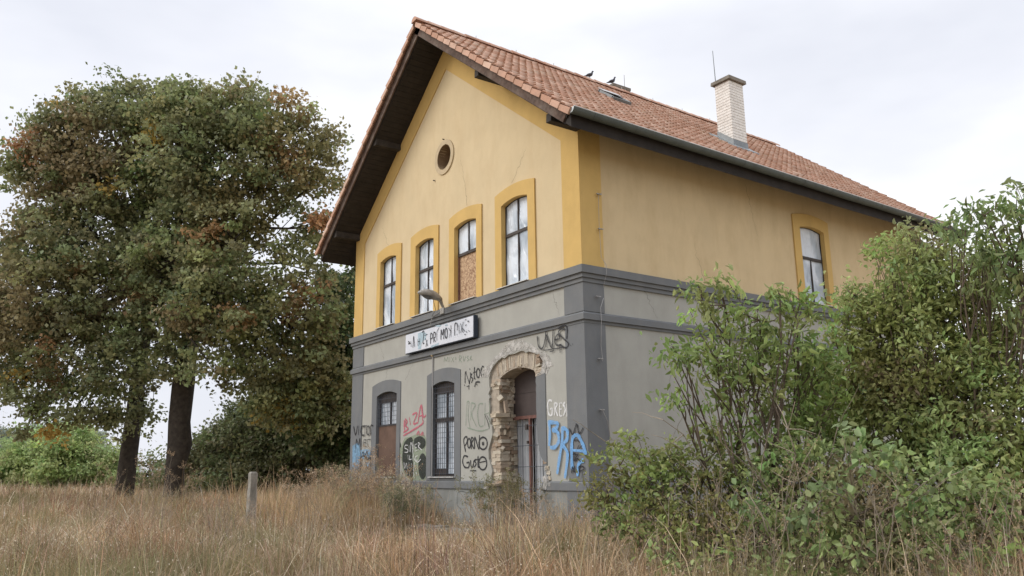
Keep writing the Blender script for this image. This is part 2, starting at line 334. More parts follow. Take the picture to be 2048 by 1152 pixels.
# ground floor gable wall with openings; the broken doorway has a ragged plaster edge
def rag(a, b, n, j=.022):
    o = []
    for i in range(n):
        t = i/n; o.append((a[0]+(b[0]-a[0])*t+(random.uniform(-j, j) if i else 0), a[1]+(b[1]-a[1])*t+(random.uniform(-j, j) if i else 0)))
    return o
random.seed(3)
door_hole = (rag((-2.84, .10), (-2.92, .86), 4, .01)+[(-3.06, .90)]+rag((-3.05, .98), (-3.14, 1.5), 6, .04)+rag((-3.18, 1.5), (-3.2, 1.75), 3)+rag((-3.03, 2.0), (-3.14, 2.4), 5, .035)+rag((-3.16, 2.4), (-3.14, 3.25), 11, .035)+rag((-3.10, 3.3), (-2.95, 3.44), 3)
  + rag((-2.80, 3.52), (-2.1, 3.62), 6)+rag((-2.0, 3.62), (-1.40, 3.50), 6)+rag((-1.24, 3.44), (-1.26, 3.12), 5)+rag((-1.47, 3.10), (-1.49, 2.0), 10, .014)+rag((-1.47, 1.95), (-1.42, 1.55), 4)+rag((-1.36, 1.5), (-1.16, 1.2), 4)+rag((-1.15, 1.15), (-1.22, .86), 4)+rag((-1.30, .8), (-1.34, .2), 4)+[(-1.38, .10)])
gh = [arch(l, r, 1.13, 3.203, .09) for l, r in GO]
wall_out = [(-10, 0), (-2.84, 0), (-2.84, .10)]+door_hole[1:]+[(-1.38, 0), (0, 0), (0, 4.7), (-10, 4.7)]
H(MB().slab(wall_out, gh, 0, .10), 'ground_floor_wall', M['grey'])
H(MB().slab([(0, 0), (HL, 0), (HL, 4.7), (0, 4.7)], [], 0, -.12, 'x'), 'ground_floor_side_wall', M['grey'])
for (l, r), (tl, tr) in zip(GO, GOT):
    H(MB().slab(arch(tl, tr, 1.05, 3.488, .11), [arch(l, r, 1.13, 3.203, .09)], -.018, .0015), 'window_surround', M['dgrey'])
# reveals of the openings
def reveal(l, r, zb, zt, rise, d0, d1, m, axis='y'):
    pts = arch(l, r, zb, zt, rise); b = MB(); P = (lambda a, z, y: (a, y, z)) if axis == 'y' else (lambda a, z, y: (y, a, z))
    for i in range(len(pts)):
        a, c = pts[i], pts[(i+1) % len(pts)]; b.quad(P(*a, d0), P(*c, d0), P(*c, d1), P(*a, d1))
    return b
for l, r in UP: H(reveal(l+.002, r-.002, 5.003, 6.855, .075, -.03, .3, 0), 'window_reveal', M['ochre'])
for l, r in GO: H(reveal(l+.002, r-.002, 1.133, 3.2, .09, -.015, .4, 0), 'window_reveal', M['dgrey'])
for l, r in SIDE: H(reveal(l+.002, r-.002, 5.003, 6.888, .07, .03, -.3, 0, 'x'), 'window_reveal', M['ochre'])
# ground floor pilasters (dark grey), door trim
for x0, x1 in ((-10.02, -9.342), (-.539, .022)):
    H(MB().box(x0, x1, -.02, .003, 1.05, 3.955), 'corner_pilaster', M['dgrey'])
    H(MB().box(x0, x1, -.02, .003, 4.12, 4.67), 'corner_pilaster', M['dgrey'])
H(MB().box(-.003, .021, .003, .505, 1.05, 3.955), 'corner_pilaster', M['dgrey'])
H(MB().box(-.003, .021, .003, .505, 4.12, 4.67), 'corner_pilaster', M['dgrey'])
tr = [(-1.188, 1.05), (-1.185, 3.10)]+rag((-1.30, 3.12), (-1.46, 3.08), 3, .01)+rag((-1.475, 3.05), (-1.485, 2.0), 12, .014)+rag((-1.46, 1.9), (-1.40, 1.55), 4)+rag((-1.345, 1.48), (-1.2, 1.25), 4)
H(MB().slab(tr, [], -.018, .002), 'door_surround', M['dgrey'])
# cornices, running round the corner (butted with a mitre by overlapping at the corner block)
def band(name, z0, z1, d, m, slope=0, gap=None):
    """moulding along gable wall and side wall; mitred outer corner"""
    b = MB(); prof = [(0, z0), (d, z0), (d, z1-slope), (.0, z1)]
    path = [((-10.0-d, 0), (-1, 0), True)]
    def ring(px, py, ox, oy): return [(px+ox*q, py+oy*q, z) for q, z in prof]
    secs = [ring(-10, HL, -1, 0), ring(-10, 0, -1, -1), ring(0, 0, 1, -1), ring(0, HL, 1, 0)]
    runs = [(0, 1), (1, 2), (2, 3)]
    for a, c in runs:
        A, C = secs[a], secs[c]
        if gap and (a, c) == (1, 2):
            for (s0, s1) in ((A, [(gap[0], -q, z) for q, z in prof]), ([(gap[1], -q, z) for q, z in prof], C)):
                for i in range(4): b.quad(s0[i], s1[i], s1[(i+1) % 4], s0[(i+1) % 4])
            b.ngon([(gap[0], -q, z) for q, z in prof]); b.ngon([(gap[1], -q, z) for q, z in prof])
        else:
            for i in range(4): b.quad(A[i], C[i], C[(i+1) % 4], A[(i+1) % 4])
    return H(b, name, m)
band('cornice', 4.832, 5.0, .115, M['dgrey'], .02)
band('cornice', 4.752, 4.830, .075, M['dgrey'])
band('cornice', 4.672, 4.750, .042, M['dgrey'])
band('string_course', 3.957, 4.118, .07, M['dgrey'], .05)
band('string_course', 3.90, 3.955, .03, M['dgrey'])
band('plinth_cap', .885, 1.05, .07, M['dgrey'], .03, gap=(-3.08, -1.28))
band('plinth', .0, .883, .035, M['plinth'], 0, gap=(-2.9, -1.36))
for x0, x1 in ((-10.06, -9.36), (-.56, .06)): H(MB().box(x0, x1, -.05, .002, 0, .882), 'plinth_pilaster', M['dgrey'])
H(MB().box(.0, .048, .002, .51, 0, .882), 'plinth_pilaster', M['dgrey'])
# raw plaster patch above the arch
random.seed(5)
pp = rag((-3.62, 3.24), (-3.05, 3.50), 5, .03)+rag((-3.0, 3.56), (-2.45, 3.84), 6, .03)+[(-2.36, 3.862), (-2.12, 3.893)]+rag((-2.0, 3.87), (-1.5, 3.66), 6, .03)+rag((-1.45, 3.6), (-.98, 3.36), 5, .03)+rag((-.93, 3.20), (-1.10, 3.16), 2, .02)+rag((-1.14, 3.08), (-1.18, 3.0), 2, .01)
pp += rag((-1.26, 3.14), (-1.24, 3.42), 3, .01)+rag((-1.42, 3.51), (-2.0, 3.64), 4, .01)+rag((-2.1, 3.64), (-2.84, 3.54), 4, .01)+rag((-2.96, 3.45), (-3.16, 3.26), 3, .01)+[(-3.2, 3.2)]
H(MB().slab(pp, [], -.006, -.002), 'plaster_patch', M['patch'], label='raw white plaster patch above the broken brick arch')
q = rag((-1.50, 3.10), (-1.44, 3.085), 2, 0)
H(MB().slab([(-1.42, 3.085), (-1.3, 3.07), (-1.19, 3.085), (-1.14, 3.2), (-1.2, 3.36), (-1.26, 3.3), (-1.3, 3.15)], [], -.022, -.007), 'plaster_patch', M['patch'])
for pts in ([(-3.26, .886), (-3.06, .886), (-3.06, 1.0), (-3.1, 1.06), (-3.24, 1.055)], [(-1.27, .89), (-1.14, .9), (-1.12, .97), (-1.03, .96), (-.98, 1.04), (-1.1, 1.02), (-1.14, 1.10), (-1.18, 1.16), (-1.25, 1.12), (-1.22, 1.02)], [(-1.19, 1.26), (-1.17, 1.22), (-1.175, 1.30), (-1.20, 1.32)]):
    H(MB().slab(pts, [], -.078, -.02), 'plaster_patch', M['patch'])
# masonry core behind the ragged plaster
random.seed(9)
core = arch(-2.84, -1.50, .10, 3.13, .17, 10); core = core[:2]+[(-1.42, .95), (-1.22, 1.05), (-1.25, 1.35), (-1.36, 1.5), (-1.46, 1.65)]+core[2:]
H(MB().slab([(-3.5, 0), (-.9, 0), (-.9, 3.9), (-3.5, 3.9)], [core], .05, .55), 'door_masonry', M['mortar'])
BR = empty('broken_brick_jamb', (0, 0, 0), HOUSE); BR.location = (5, -6, 0); BR['woff'] = (0., 0., 0.); BR['label'] = 'exposed broken brickwork on the left jamb of the doorway'
AR = empty('brick_arch', (0, 0, 0), HOUSE); AR.location = (5, -6, 0); AR['woff'] = (0., 0., 0.); AR['label'] = 'exposed arch of upright bricks over the doorway'
brick_meshes = []
for k in range(6):
    b = MB().box(-.5, .5, -.5, .5, -.5, .5, j=.045); me = bpy.data.meshes.new('brick'); me.from_pydata(b.v, [], b.f)
    bm = bmesh.new(); bm.from_mesh(me); bmesh.ops.bevel(bm, geom=bm.edges[:], offset=.035, segments=1, affect='EDGES'); bmesh.ops.recalc_face_normals(bm, faces=bm.faces); bm.to_mesh(me); bm.free()
    me.materials.append(M['brick']); brick_meshes.append(me)
def brick(par, c, s, rot=(0, 0, 0)):
    o = bpy.data.objects.new('brick', random.choice(brick_meshes)); COL.objects.link(o); o.parent = par
    o.location = c; o.scale = s; o.rotation_euler = rot; return o
z = 1.0; row = 0
while z < 3.12:
    x0 = -3.13+random.uniform(-.01, .015) if not 1.75 < z < 2.0 else -3.05
    xe = -2.78+random.uniform(-.03, .02)
    if 2.45 < z < 2.78: xe -= .10
    if not (1.98 < z < 2.06 or 2.62 < z < 2.7):
        fy = random.uniform(.03, .05)+(.06 if 2.45 < z < 2.85 else 0)
        if row % 2: cuts = [x0, x0+.16, xe]
        else: cuts = [x0, xe]
        for a, c in zip(cuts, cuts[1:]):
            brick(BR, ((a+c)/2, fy+.12, z+.034), (c-a-.006, .24, .071), (random.uniform(-.03, .03), random.uniform(-.03, .03), random.uniform(-.05, .05)))
    for y0 in ((.25, .38) if row % 2 else (.3,)):
        xr = -2.81+random.uniform(-.05, .035); w = .12 if row % 2 else .22
        brick(BR, (xr-.06, y0+w/2, z+.034), (.16, w-.004, .071), (0, 0, random.uniform(-.06, .06)))
    z += .074; row += 1
for k in range(26):      # crumbled bits and mortar lumps clinging to the jamb
    zz = random.uniform(1.0, 3.1); yy = random.uniform(.02, .4)
    brick(BR, (-2.80+random.uniform(-.05, .03)-(.1 if yy < .05 else 0), yy, zz), (random.uniform(.05, .12), random.uniform(.06, .14), random.uniform(.05, .14)), (random.uniform(-.8, .8), random.uniform(-.8, .8), random.uniform(-.8, .8)))
brick(BR, (-2.78, .02, 2.37), (.26, .34, .085), (0, 0, -.1))          # protruding ledge stone
brick(BR, (-2.70, .12, 2.55), (.06, .08, .25), (.1, -.1, 0))
for zz, xx in ((1.02, -1.20), (1.10, -1.16), (1.20, -1.17), (1.30, -1.21), (1.40, -1.27), (.94, -1.24)):
    brick(BR, (xx+.02, .03, zz), (.10, .10, .075), (random.uniform(-.2, .2), random.uniform(-.2, .2), .1))
brick(BR, (-2.93, .0, .975), (.34, .26, .05), (0, .02, 0))
H(MB().box(-3.0, -2.80, -.06, .5, .05, .93, j=.01), 'jamb_block', M['conc'])
# arch voussoirs
n = 23
for i in range(n):
    t = (i+.5)/n; x = -2.97+t*1.66; zc_ = 3.13+.17*4*t*(1-t)
    ang = (t-.5)*.5
    drop = random.uniform(-.035, .025)+(.05 if random.random() < .2 else 0)
    brick(AR, (x+math.sin(ang)*.15, .055+random.uniform(0, .03)+.11, zc_+.15+drop), (.058+random.uniform(-.006, .004), .26, .28+random.uniform(-.06, .03)), (random.uniform(-.05, .05), ang+random.uniform(-.03, .03), random.uniform(-.06, .06)))
    if i % 2 == 0: brick(AR, (x+math.sin(ang)*.08+.035, .38, zc_+.06), (.125, .2, .1), (0, ang, random.uniform(-.05, .05)))
for k in range(16):
    t = random.random(); brick(AR, (-2.95+t*1.6, random.uniform(.08, .3), 3.14+.17*4*t*(1-t)+random.uniform(-.01, .05)), (random.uniform(.05, .13), random.uniform(.06, .14), random.uniform(.04, .09)), (random.uniform(-.8, .8), random.uniform(-.8, .8), random.uniform(-.8, .8)))
for k in range(7):      # hacked bricks at the right springing
    brick(AR, (-1.40+random.uniform(-.03, .03), .07, 3.08+k*.062), (.2-.015*k, .16, .055), (random.uniform(-.1, .1), random.uniform(-.2, .1), random.uniform(-.1, .1)))
# doorway infill
DR = empty('station_door', (0, 0, 0), HOUSE); DR.location = (5, -6, 0); DR['woff'] = (0., 0., 0.)
H(MB().slab(arch(-2.94, -1.42, 2.35, 3.14, .17), [], .41, .43), 'blanking_panel', M['brownmetal'], DR)
H(MB().box(-2.86, -1.5, .402, .408, 2.82, 2.826), 'panel_seam', M['frame'], DR)
H(MB().box(-2.93, -1.45, .37, .43, 2.285, 2.35), 'transom', M['red'], DR)
for x0, x1 in ((-2.935, -2.865), (-2.262, -2.215), (-1.52, -1.46)): H(MB().box(x0, x1, .37, .43, .15, 2.284), 'door_post', M['red'], DR)
b = MB()      # corrugated grey door sheet
xs = np.linspace(-2.78, -1.54, 50)
for i in range(49):
    if abs(i-21) < 1: continue
    y0 = .47+(.02 if (i//2) % 2 else 0); y1 = .47+(.02 if ((i+1)//2) % 2 else 0)
    b.quad((xs[i], y0, .15), (xs[i+1], y1, .15), (xs[i+1], y1, 2.284), (xs[i], y0, 2.284))
H(b, 'door_sheet', mat('pale_grey_sheet', (.37, .385, .40), .6, .12, 3, stain=.4, stain_col=(.24, .25, .26), sscale=(1, 1, .2)), DR)
b = MB()
for zz in (.5, .88, 1.32, 1.74, 2.14): b.tube([(-2.88, .36, zz), (-1.5, .36, zz+.01)], .006, 5)
for xx in (-2.62, -2.45, -2.0, -1.78): b.tube([(xx, .35, .2), (xx, .35, 2.28)], .006, 5)
H(b, 'door_grille', M['bars'], DR)
H(MB().box(-2.33, -2.27, .33, .37, 2.06, 2.17), 'lock', M['frame'], DR); H(MB().box(-2.30, -2.26, .34, .37, 1.78, 1.84), 'lock', M['frame'], DR)
H(MB().box(-2.86, -1.4, -.1, .6, .0, .16, j=.01), 'door_step', M['conc'])
# oculus
H(MB().slab(circ(-5.045, 8.83, .445, 32), [circ(-5.045, 8.83, .32, 28)], -.03, -.003), 'oculus_ring', M['ring'])
b = MB(); c = circ(-5.045, 8.83, .308, 28)
for i in range(28): a, d = c[i], c[(i+1) % 28]; b.quad((a[0], -.02, a[1]), (d[0], -.02, d[1]), (d[0], .5, d[1]), (a[0], .5, a[1]))
H(b, 'oculus_reveal', mat('brown_reveal', (.24, .16, .09), .9, .2, 9))
b = MB()
for aa in range(6):
    t = aa*math.pi/3+.3; b.box(-5.045+.26*math.cos(t)-.05, -5.045+.26*math.cos(t)+.05, .45, .5, 8.83+.26*math.sin(t)-.05, 8.83+.26*math.sin(t)+.05, j=.02)
H(b, 'oculus_debris', M['frame'])
for px, pz in ((-5.08, 9.31), (-5.52, 8.36)): H(MB().tube([(px, .0, pz), (px, -.05, pz)], .015, 6), 'wall_hook', M['frame'])
# windows
def wave_pane(x0, x1, z0, z1, y, amp=.012, axis='y', top=None):
    b = MB(); nx, nz = 5, 9; ph = random.uniform(0, 6); P = (lambda a, z, y: (a, y, z)) if axis == 'y' else (lambda a, z, y: (-y, a, z))
    g = [[(x0+(x1-x0)*i/nx, z0+((top(x0+(x1-x0)*i/nx) if top else z1)-z0)*k/nz) for k in range(nz+1)] for i in range(nx+1)]
    n0 = 0
    for i in range(nx+1):
        for k in range(nz+1):
            x, zz = g[i][k]; b.v.append(P(x, zz, y+amp*math.sin(ph+x*9+zz*4)+amp*.6*math.sin(ph*2+zz*11-x*3)))
    for i in range(nx):
        for k in range(nz): a = i*(nz+1)+k; b.f.append((a, a+nz+1, a+nz+2, a+1)); b.m.append(0)
    return b
def upper_window(l, r, zt, rise, kind='full', axis='y', zs=5.03, ztr=6.19):
    w = empty('window', (0, 0, 0), HOUSE); w.location = (5, -6, 0); w['woff'] = (0., 0., 0.)
    def B(x0, x1, y0, y1, z0, z1): return MB().box(x0, x1, y0, y1, z0, z1) if axis == 'y' else MB().box(-y1, -y0, x0, x1, z0, z1)
    c = (l+r)/2+random.uniform(-.01, .01)
    tp = lambda x: zt+rise*4*((x-l)/(r-l))*(1-(x-l)/(r-l))-.012
    H(MB().slab(arch(l+.004, r-.004, zs, zt-.004, rise), [arch(l+.014, r-.014, zs+.015, zt-.012, rise*.97)], .075 if axis == 'y' else -.075, .13 if axis == 'y' else -.13, axis), 'frame', M['frame'], w)
    H(B(l+.022, r-.022, .062, .12, ztr-.035, ztr+.03), 'transom', M['frame'], w)
    if not (axis == 'x'): H(B(c-.014, c+.014, .068, .115, ztr+.03, tp(c)), 'mullion', M['frame'], w)
    if kind != 'board': H(B(c-.012, c+.012, .068, .115, zs+.03, ztr-.035), 'mullion', M['frame'], w)
    if axis == 'x': H(wave_pane(l+.015, r-.015, ztr, zt, .10, .006, axis, tp), 'pane', M['pane'], w, smooth=True)
    else:
        for a, d in ((l+.015, c), (c, r-.015)): H(wave_pane(a, d, ztr, zt, .10, .007, axis, tp), 'pane', M['pane'], w, smooth=True)
    if kind == 'board':
        H(B(l+.04, r-.02, .10, .118, zs+.01, ztr-.03), 'chipboard', M['osb'], w, label='chipboard sheet filling the lower half'); H(B(l+.02, l+.06, .07, .098, zs, ztr-.03), 'frame_batten', M['red'], w)
    else:
        for a, d in ((l+.015, c), (c, r-.015)): H(wave_pane(a, d, zs+.02, ztr, .10, .008, axis), 'pane', M['pane'], w, smooth=True)
    H(B(l-.07, r+.06, -.14, .13, 5.006, 5.02), 'sill', M['sheet'], w)
    return w
for i, (l, r) in enumerate(UP):
    w = upper_window(l, r, 6.856, .075, 'board' if i == 2 else 'full')
    w['label'] = ['first upper window from the left, foil behind its panes', 'upper window behind the lamp, foil behind its panes', 'upper window with chipboard in its lower half', 'rightmost upper window of the gable, beside the corner'][i]
w = upper_window(SIDE[0][0], SIDE[0][1], 6.89, .07, 'full', 'x', ztr=6.18); w['label'] = 'tall upper window in the side wall, above the green shrubs'
def ground_window(l, r, board):
    w = empty('window', (0, 0, 0), HOUSE); w.location = (5, -6, 0); w['woff'] = (0., 0., 0.)
    zt = 3.2; rise = .09; ztr = 2.43; c = (l+r)/2+.03
    H(MB().slab(arch(l+.004, r-.004, 1.14, zt-.004, rise), [[(l+.028, 1.18), (r-.028, 1.18), (r-.028, 3.03), (l+.028, 3.03)]], .09, .145), 'frame', M['frame'], w)
    H(MB().box(l+.05, r-.05, .075, .14, ztr-.05, ztr+.03), 'transom', M['frame'], w)
    H(MB().box(c-.02, c+.02, .085, .125, ztr+.03, 3.03), 'mullion', M['frame'], w)
    for a, d in ((l+.028, c-.02), (c+.02, r-.028)): H(wave_pane(a, d, ztr+.03, 3.04, .125, .004), 'pane', M['pane'], w, smooth=True)
    if board: H(MB().box(l+.03, r-.03, .055, .075, 1.16, ztr-.02), 'board', M['brownboard'], w, label='brown board closing the lower part')
    else:
        H(MB().box(c-.02, c+.02, .085, .125, 1.2, ztr-.05), 'mullion', M['frame'], w)
        for a, d in ((l+.028, c-.02), (c+.02, r-.028)): H(wave_pane(a, d, 1.2, ztr-.05, .125, .004), 'pane', M['pane'], w, smooth=True)
        H(MB().box(l+.05, c, .08, .135, 1.2, 1.32), 'bottom_rail', M['frame'], w)
    b = MB(); y = .03
    x = l+.03
    while x < r: b.tube([(x, y, (ztr if board else 1.16)), (x, y, 3.24)], .006, 4, False); x += .085
    z = 1.2 if not board else ztr
    while z < 3.2: b.tube([(l, y-.008, z), (r, y-.008, z)], .006, 4, False); z += .115
    H(b, 'security_grille', M['bars'], w)
    H(MB().box(l-.05, r+.04, -.07, .24, 1.118, 1.135), 'sill', M['sheet'], w)
    return w
ground_window(*GO[0], True)['label'] = 'ground floor window with brown board below, nearer the left end'
ground_window(*GO[1], False)['label'] = 'tall ground floor window behind a wire grille, beside the conduit'
# conduit below the sign
H(MB().tube([(-5.50, -.025, 3.92), (-5.50, -.025, 1.15)], .016, 6), 'conduit', M['wire']); H(MB().tube([(-5.50, -.02, 3.97), (-5.50, -.06, 3.93)], [.03, .035], 7), 'conduit_cap', M['ring'])
# lightning conductor on the side wall
H(MB().tube([(.06, .52, 6.5), (.06, .42, 6.45), (.07, .40, 5.9), (.07, .42, 5.2), (.17, .45, 5.02), (.17, .45, 4.85), (.06, .45, 4.6)], .0045, 5, False), 'lightning_wire', M['wire'])
H(MB().tube([(.06, .45, 4.4), (.10, .33, 4.2), (.11, .33, 3.95), (.06, .34, 3.5), (.07, .36, 3.2)], .007, 5, False), 'lightning_wire', M['wire'])
H(MB().tube([(.07, .3, 2.32), (.10, .40, 2.1), (.07, .47, 1.85), (.09, .5, 1.78)], .008, 5, False), 'lightning_wire', M['wire'])
for y_, z_ in ((.42, 6.45), (.43, 5.75), (.30, 4.41), (.30, 3.24), (.29, 2.31)):
    H(MB().tube([(.0, y_, z_), (.09, y_, z_)], .008, 5).box(.06, .09, y_-.06, y_+.06, z_-.008, z_+.008), 'wire_clip', M['wire'])

# ------------------------------------------------------------------ roof
RF = empty('roof', (0, 0, 0), HOUSE); RF.location = (5, -6, 0); RF['woff'] = (0., 0., 0.)
Y0, Y1 = -.93, 13.55
XE = .77
b = MB()      # timber deck under the tiles, both slopes
dx = XE+5-.02
top = [(-5-dx, roofz(-5-dx)-.09), (-5, ROOF_Z-.09), (-5+dx, roofz(-5+dx)-.09)]; bot = [(-5-dx, roofz(-5-dx)-WT+.04), (-5, ROOF_Z-WT+.04), (-5+dx, roofz(-5+dx)-WT+.04)]
for i in (0, 1):
    for L_ in (top, bot): b.quad((L_[i][0], Y0+.13, L_[i][1]), (L_[i+1][0], Y0+.13, L_[i+1][1]), (L_[i+1][0], Y1-.1, L_[i+1][1]), (L_[i][0], Y1-.1, L_[i][1]))
for yy in (Y0+.13, Y1-.1): b.ngon([(p[0], yy, p[1]) for p in top]+[(p[0], yy, p[1]) for p in reversed(bot)])
for k in (0, 2): b.quad((top[k][0], Y0+.13, top[k][1]), (top[k][0], Y1-.1, top[k][1]), (bot[k][0], Y1-.1, bot[k][1]), (bot[k][0], Y0+.13, bot[k][1]))
H(b, 'roof_deck', M['wood'], RF)
# soffit boards under both verge overhangs and along the eaves: one object per board
SL = MB()
cs, sn = math.cos(PIT), math.sin(PIT)
def slope_pt(side, s, y, h=0):
    """side +1 right slope: s metres down from the ridge, h metres out of the slope"""
    return Vector((-5+side*(s*cs+h*sn), y, ROOF_Z-s*sn+h*cs))
SLEN = (XE+5)/cs
def slope_box(b, side, s0, s1, y0, y1, h0, h1):
    n = len(b.v)
    for h in (h0, h1):
        for s, y in ((s0, y0), (s1, y0), (s1, y1), (s0, y1)): b.v.append(tuple(slope_pt(side, s, y, h)))
    for f in ((0,3,2,1),(4,5,6,7),(0,1,5,4),(1,2,6,5),(2,3,7,6),(3,0,4,7)): b.f.append(tuple(n+i for i in f)); b.m.append(0)
hs = -(WT-.04)*cs
for side in (-1, 1):
    s = .25
    while s < SLEN-.05:
        b = MB(); s1 = min(s+.145, SLEN-.02); slope_box(b, side, s, s1, Y0+.16, -.03 if s < 6.2 else -.03, hs-.022-random.uniform(0, .003), hs-.002); H(b, 'soffit_board', M['wood'], RF); s += .152
for s in (6.32, 6.47, 6.62, 6.77, 6.92, 7.07, 7.22):
    b = MB(); slope_box(b, 1, s, s+.14, .02, Y1-.15, hs-.022, hs-.002); H(b, 'soffit_board', M['wood'], RF)
for side in (-1, 1):
    b = MB(); slope_box(b, side, .02, SLEN-.03, Y0+.09, Y0+.125, -.30, -.075); H(b, 'bargeboard', M['barge'], RF)
    b = MB(); slope_box(b, side, .02, SLEN-.03, Y1-.12, Y1-.09, -.30, -.075); H(b, 'bargeboard', M['barge'], RF)
    b = MB(); slope_box(b, side, SLEN-.02, SLEN+.005, Y0+.1, Y1-.1, -.20, -.075); H(b, 'fascia_board', M['wood'], RF)
for x, zz in ((-2.45, 9.80), (.05, 7.80), (-7.42, 9.92), (-9.86, 7.96)):
    H(MB().box(x-.075, x+.075, Y0+.17, -.03, zz-.13, zz+.04, j=.006), 'purlin', mat('weathered_beam', (.04, .034, .03), .85, .4, 8, bump=.5), RF)
# tiles
TW, TS = .205, .36
NC = int(round((Y1-Y0)/TW)); NR = int(SLEN/TS)+1; TS = (SLEN+.03)/NR
def tile_verts(verge=0):
    """one double-wave interlocking tile; u along the ridge, s down the slope, h out"""
    V = []; F = []; nx = 8; L_ = TS+.07
    for i in range(nx+1):
        u = i/nx; h = (.058*math.sin(math.pi*u/.62) if u < .62 else 0)-.018
        if verge: h = .022 if u < .5 else h
        V.append(((u-.5)*TW, 0, h-.002)); V.append(((u-.5)*TW, L_, h+.032)); V.append(((u-.5)*TW, L_-.004, h+.004))
    for i in range(nx):
        a = i*3; F.append((a, a+3, a+4, a+1)); F.append((a+1, a+4, a+5, a+2))
    if verge:      # hanging side flap
        x = -TW/2-.008; n = len(V); V += [(x, .05, .0), (x-.012, L_, .038), (x-.012, L_, -.085), (x, .085, -.10), (x+.05, .05, .02), (x+.05, L_, .045), (x+.03, L_, -.085), (x+.03, .085, -.10)]
        F += [(n, n+1, n+2, n+3), (n+4, n+7, n+6, n+5), (n+1, n+5, n+6, n+2), (n, n+4, n+5, n+1), (n+3, n+2, n+6, n+7)]
    return V, F
def tile_mesh(tint, verge=0, name='roof_tile'):
    V, F = tile_verts(verge); me = bpy.data.meshes.new(name); me.from_pydata(V, [], F); me.materials.append(M['tile'])
    at = me.attributes.new('tint', 'FLOAT', 'POINT'); at.data.foreach_set('value', [tint]*len(V))
    me.polygons.foreach_set('use_smooth', [i < 16 and i % 2 == 0 for i in range(len(F))]); return me
tints = [.1, .3, .45, .6, .75, .95]
TM = [tile_mesh(t) for t in tints]; TMV = [tile_mesh(t, 1, 'verge_tile') for t in tints]
def slope_matrix(side, s, y):
    p = slope_pt(side, s, y, -.03); ex = Vector((0, 1, 0)) if side > 0 else Vector((0, 1, 0))
    es = Vector((side*cs, 0, -sn)); eh = Vector((side*sn, 0, cs))
    return Matrix(((ex.x, es.x, eh.x, p.x), (ex.y, es.y, eh.y, p.y), (ex.z, es.z, eh.z, p.z), (0, 0, 0, 1)))
random.seed(21)
cand = []
for i in range(NC):
    for j in range(NR):
        y = Y0+(i+.5)*TW; s = .06+j*TS
        c = slope_pt(1, s+.17, y)
        if abs(c.x+2.82) < .30 and 3.35 < y < 4.0: continue                       # skylight
        if -1.78 < c.x < -1.30 and 6.4 < y < 7.0: continue                      # chimney
        cand.append(((c-CAM).length, i, j, y, s))
cand.sort(); verge = [k for k in cand if k[1] == 0]; plain = [k for k in cand if k[1] > 0]
def jig():
    if random.random() < .03: return Matrix.Translation((0, random.uniform(.0, .05), .004)) @ Matrix.Rotation(random.uniform(-.05, .05), 4, 'Z') @ Matrix.Rotation(random.uniform(-.03, .03), 4, 'X')
    return Matrix.Rotation(random.uniform(-.022, .022), 4, 'Y') @ Matrix.Rotation(random.uniform(-.012, .012), 4, 'Z') @ Matrix.Rotation(random.uniform(-.012, .012), 4, 'X')
def put(me, name, M4):
    o = bpy.data.objects.new(name, me); COL.objects.link(o); o.parent = RF; o.matrix_local = M4; return o
for d, i, j, y, s in verge: put(random.choice(TMV), 'verge_tile', slope_matrix(1, s, y) @ jig())
for d, i, j, y, s in plain[:290]: put(random.choice(TM), 'roof_tile', slope_matrix(1, s, y) @ jig())
for j in range(NR): put(random.choice(TMV), 'verge_tile', slope_matrix(-1, .06+j*TS, Y0+.5*TW) @ jig())
def joined_tiles(items, name):
    V0, F0 = tile_verts(); V0 = np.array(V0); F0 = np.array(F0); VV = []; FF = []; tt = []
    for k, (side, s, y) in enumerate(items):
        m4 = np.array(slope_matrix(side, s, y) @ jig()); VV.append(V0 @ m4[:3, :3].T+m4[:3, 3]); FF.append(F0+k*len(V0)); tt += [random.choice(tints)]*len(V0)
    me = bpy.data.meshes.new(name); me.from_pydata(np.concatenate(VV).tolist(), [], np.concatenate(FF).tolist()); me.materials.append(M['tile'])
    at = me.attributes.new('tint', 'FLOAT', 'POINT'); at.data.foreach_set('value', tt)
    n_ = len(F0); me.polygons.foreach_set('use_smooth', [(i % n_) % 2 == 0 for i in range(len(me.polygons))])
    o = bpy.data.objects.new(name, me); COL.objects.link(o); o.parent = RF; tag(o, kind='stuff'); return o
joined_tiles([(1, s, y) for d, i, j, y, s in plain[290:]]+[(-1, .06+j*TS, Y0+(i+.5)*TW) for i in range(1, NC) for j in range(NR)], 'roof_tile_field')
# ridge tiles
b = MB(); k = 8
for a in range(k+1):
    t = math.pi*(a/k)*1.0
    for yy, rr in ((0, .125), (.40, .11)): b.v.append((rr*math.cos(t)*1.05, yy, rr*math.sin(t)-.02))
for a in range(k): b.f.append((a*2, a*2+1, a*2+3, a*2+2)); b.m.append(0)
b.f.append(tuple(2*a for a in range(k+1))); b.m.append(0)
rms_ = []
for t in tints:
    me = bpy.data.meshes.new('ridge_tile'); me.from_pydata(b.v, [], b.f); me.materials.append(M['tile']); at = me.attributes.new('tint', 'FLOAT', 'POINT'); at.data.foreach_set('value', [t]*len(b.v)); rms_.append(me)
yy = Y0-.02
while yy < Y1-.1:
    put(random.choice(rms_), 'ridge_tile', Matrix.Translation((-5, yy, ROOF_Z-.015+random.uniform(-.006, .006))) @ Matrix.Rotation(random.uniform(-.03, .03), 4, 'Z') @ Matrix.Rotation(random.uniform(-.02, .02), 4, 'Y')); yy += .37
yy = .9      # snow hooks / conductor holders on the ridge
while yy < 12.5:
    H(MB().tube([(-5, yy, ROOF_Z+.09), (-5, yy, ROOF_Z+.17)], .008, 4), 'wire_holder', M['wire'], RF); yy += 1.3
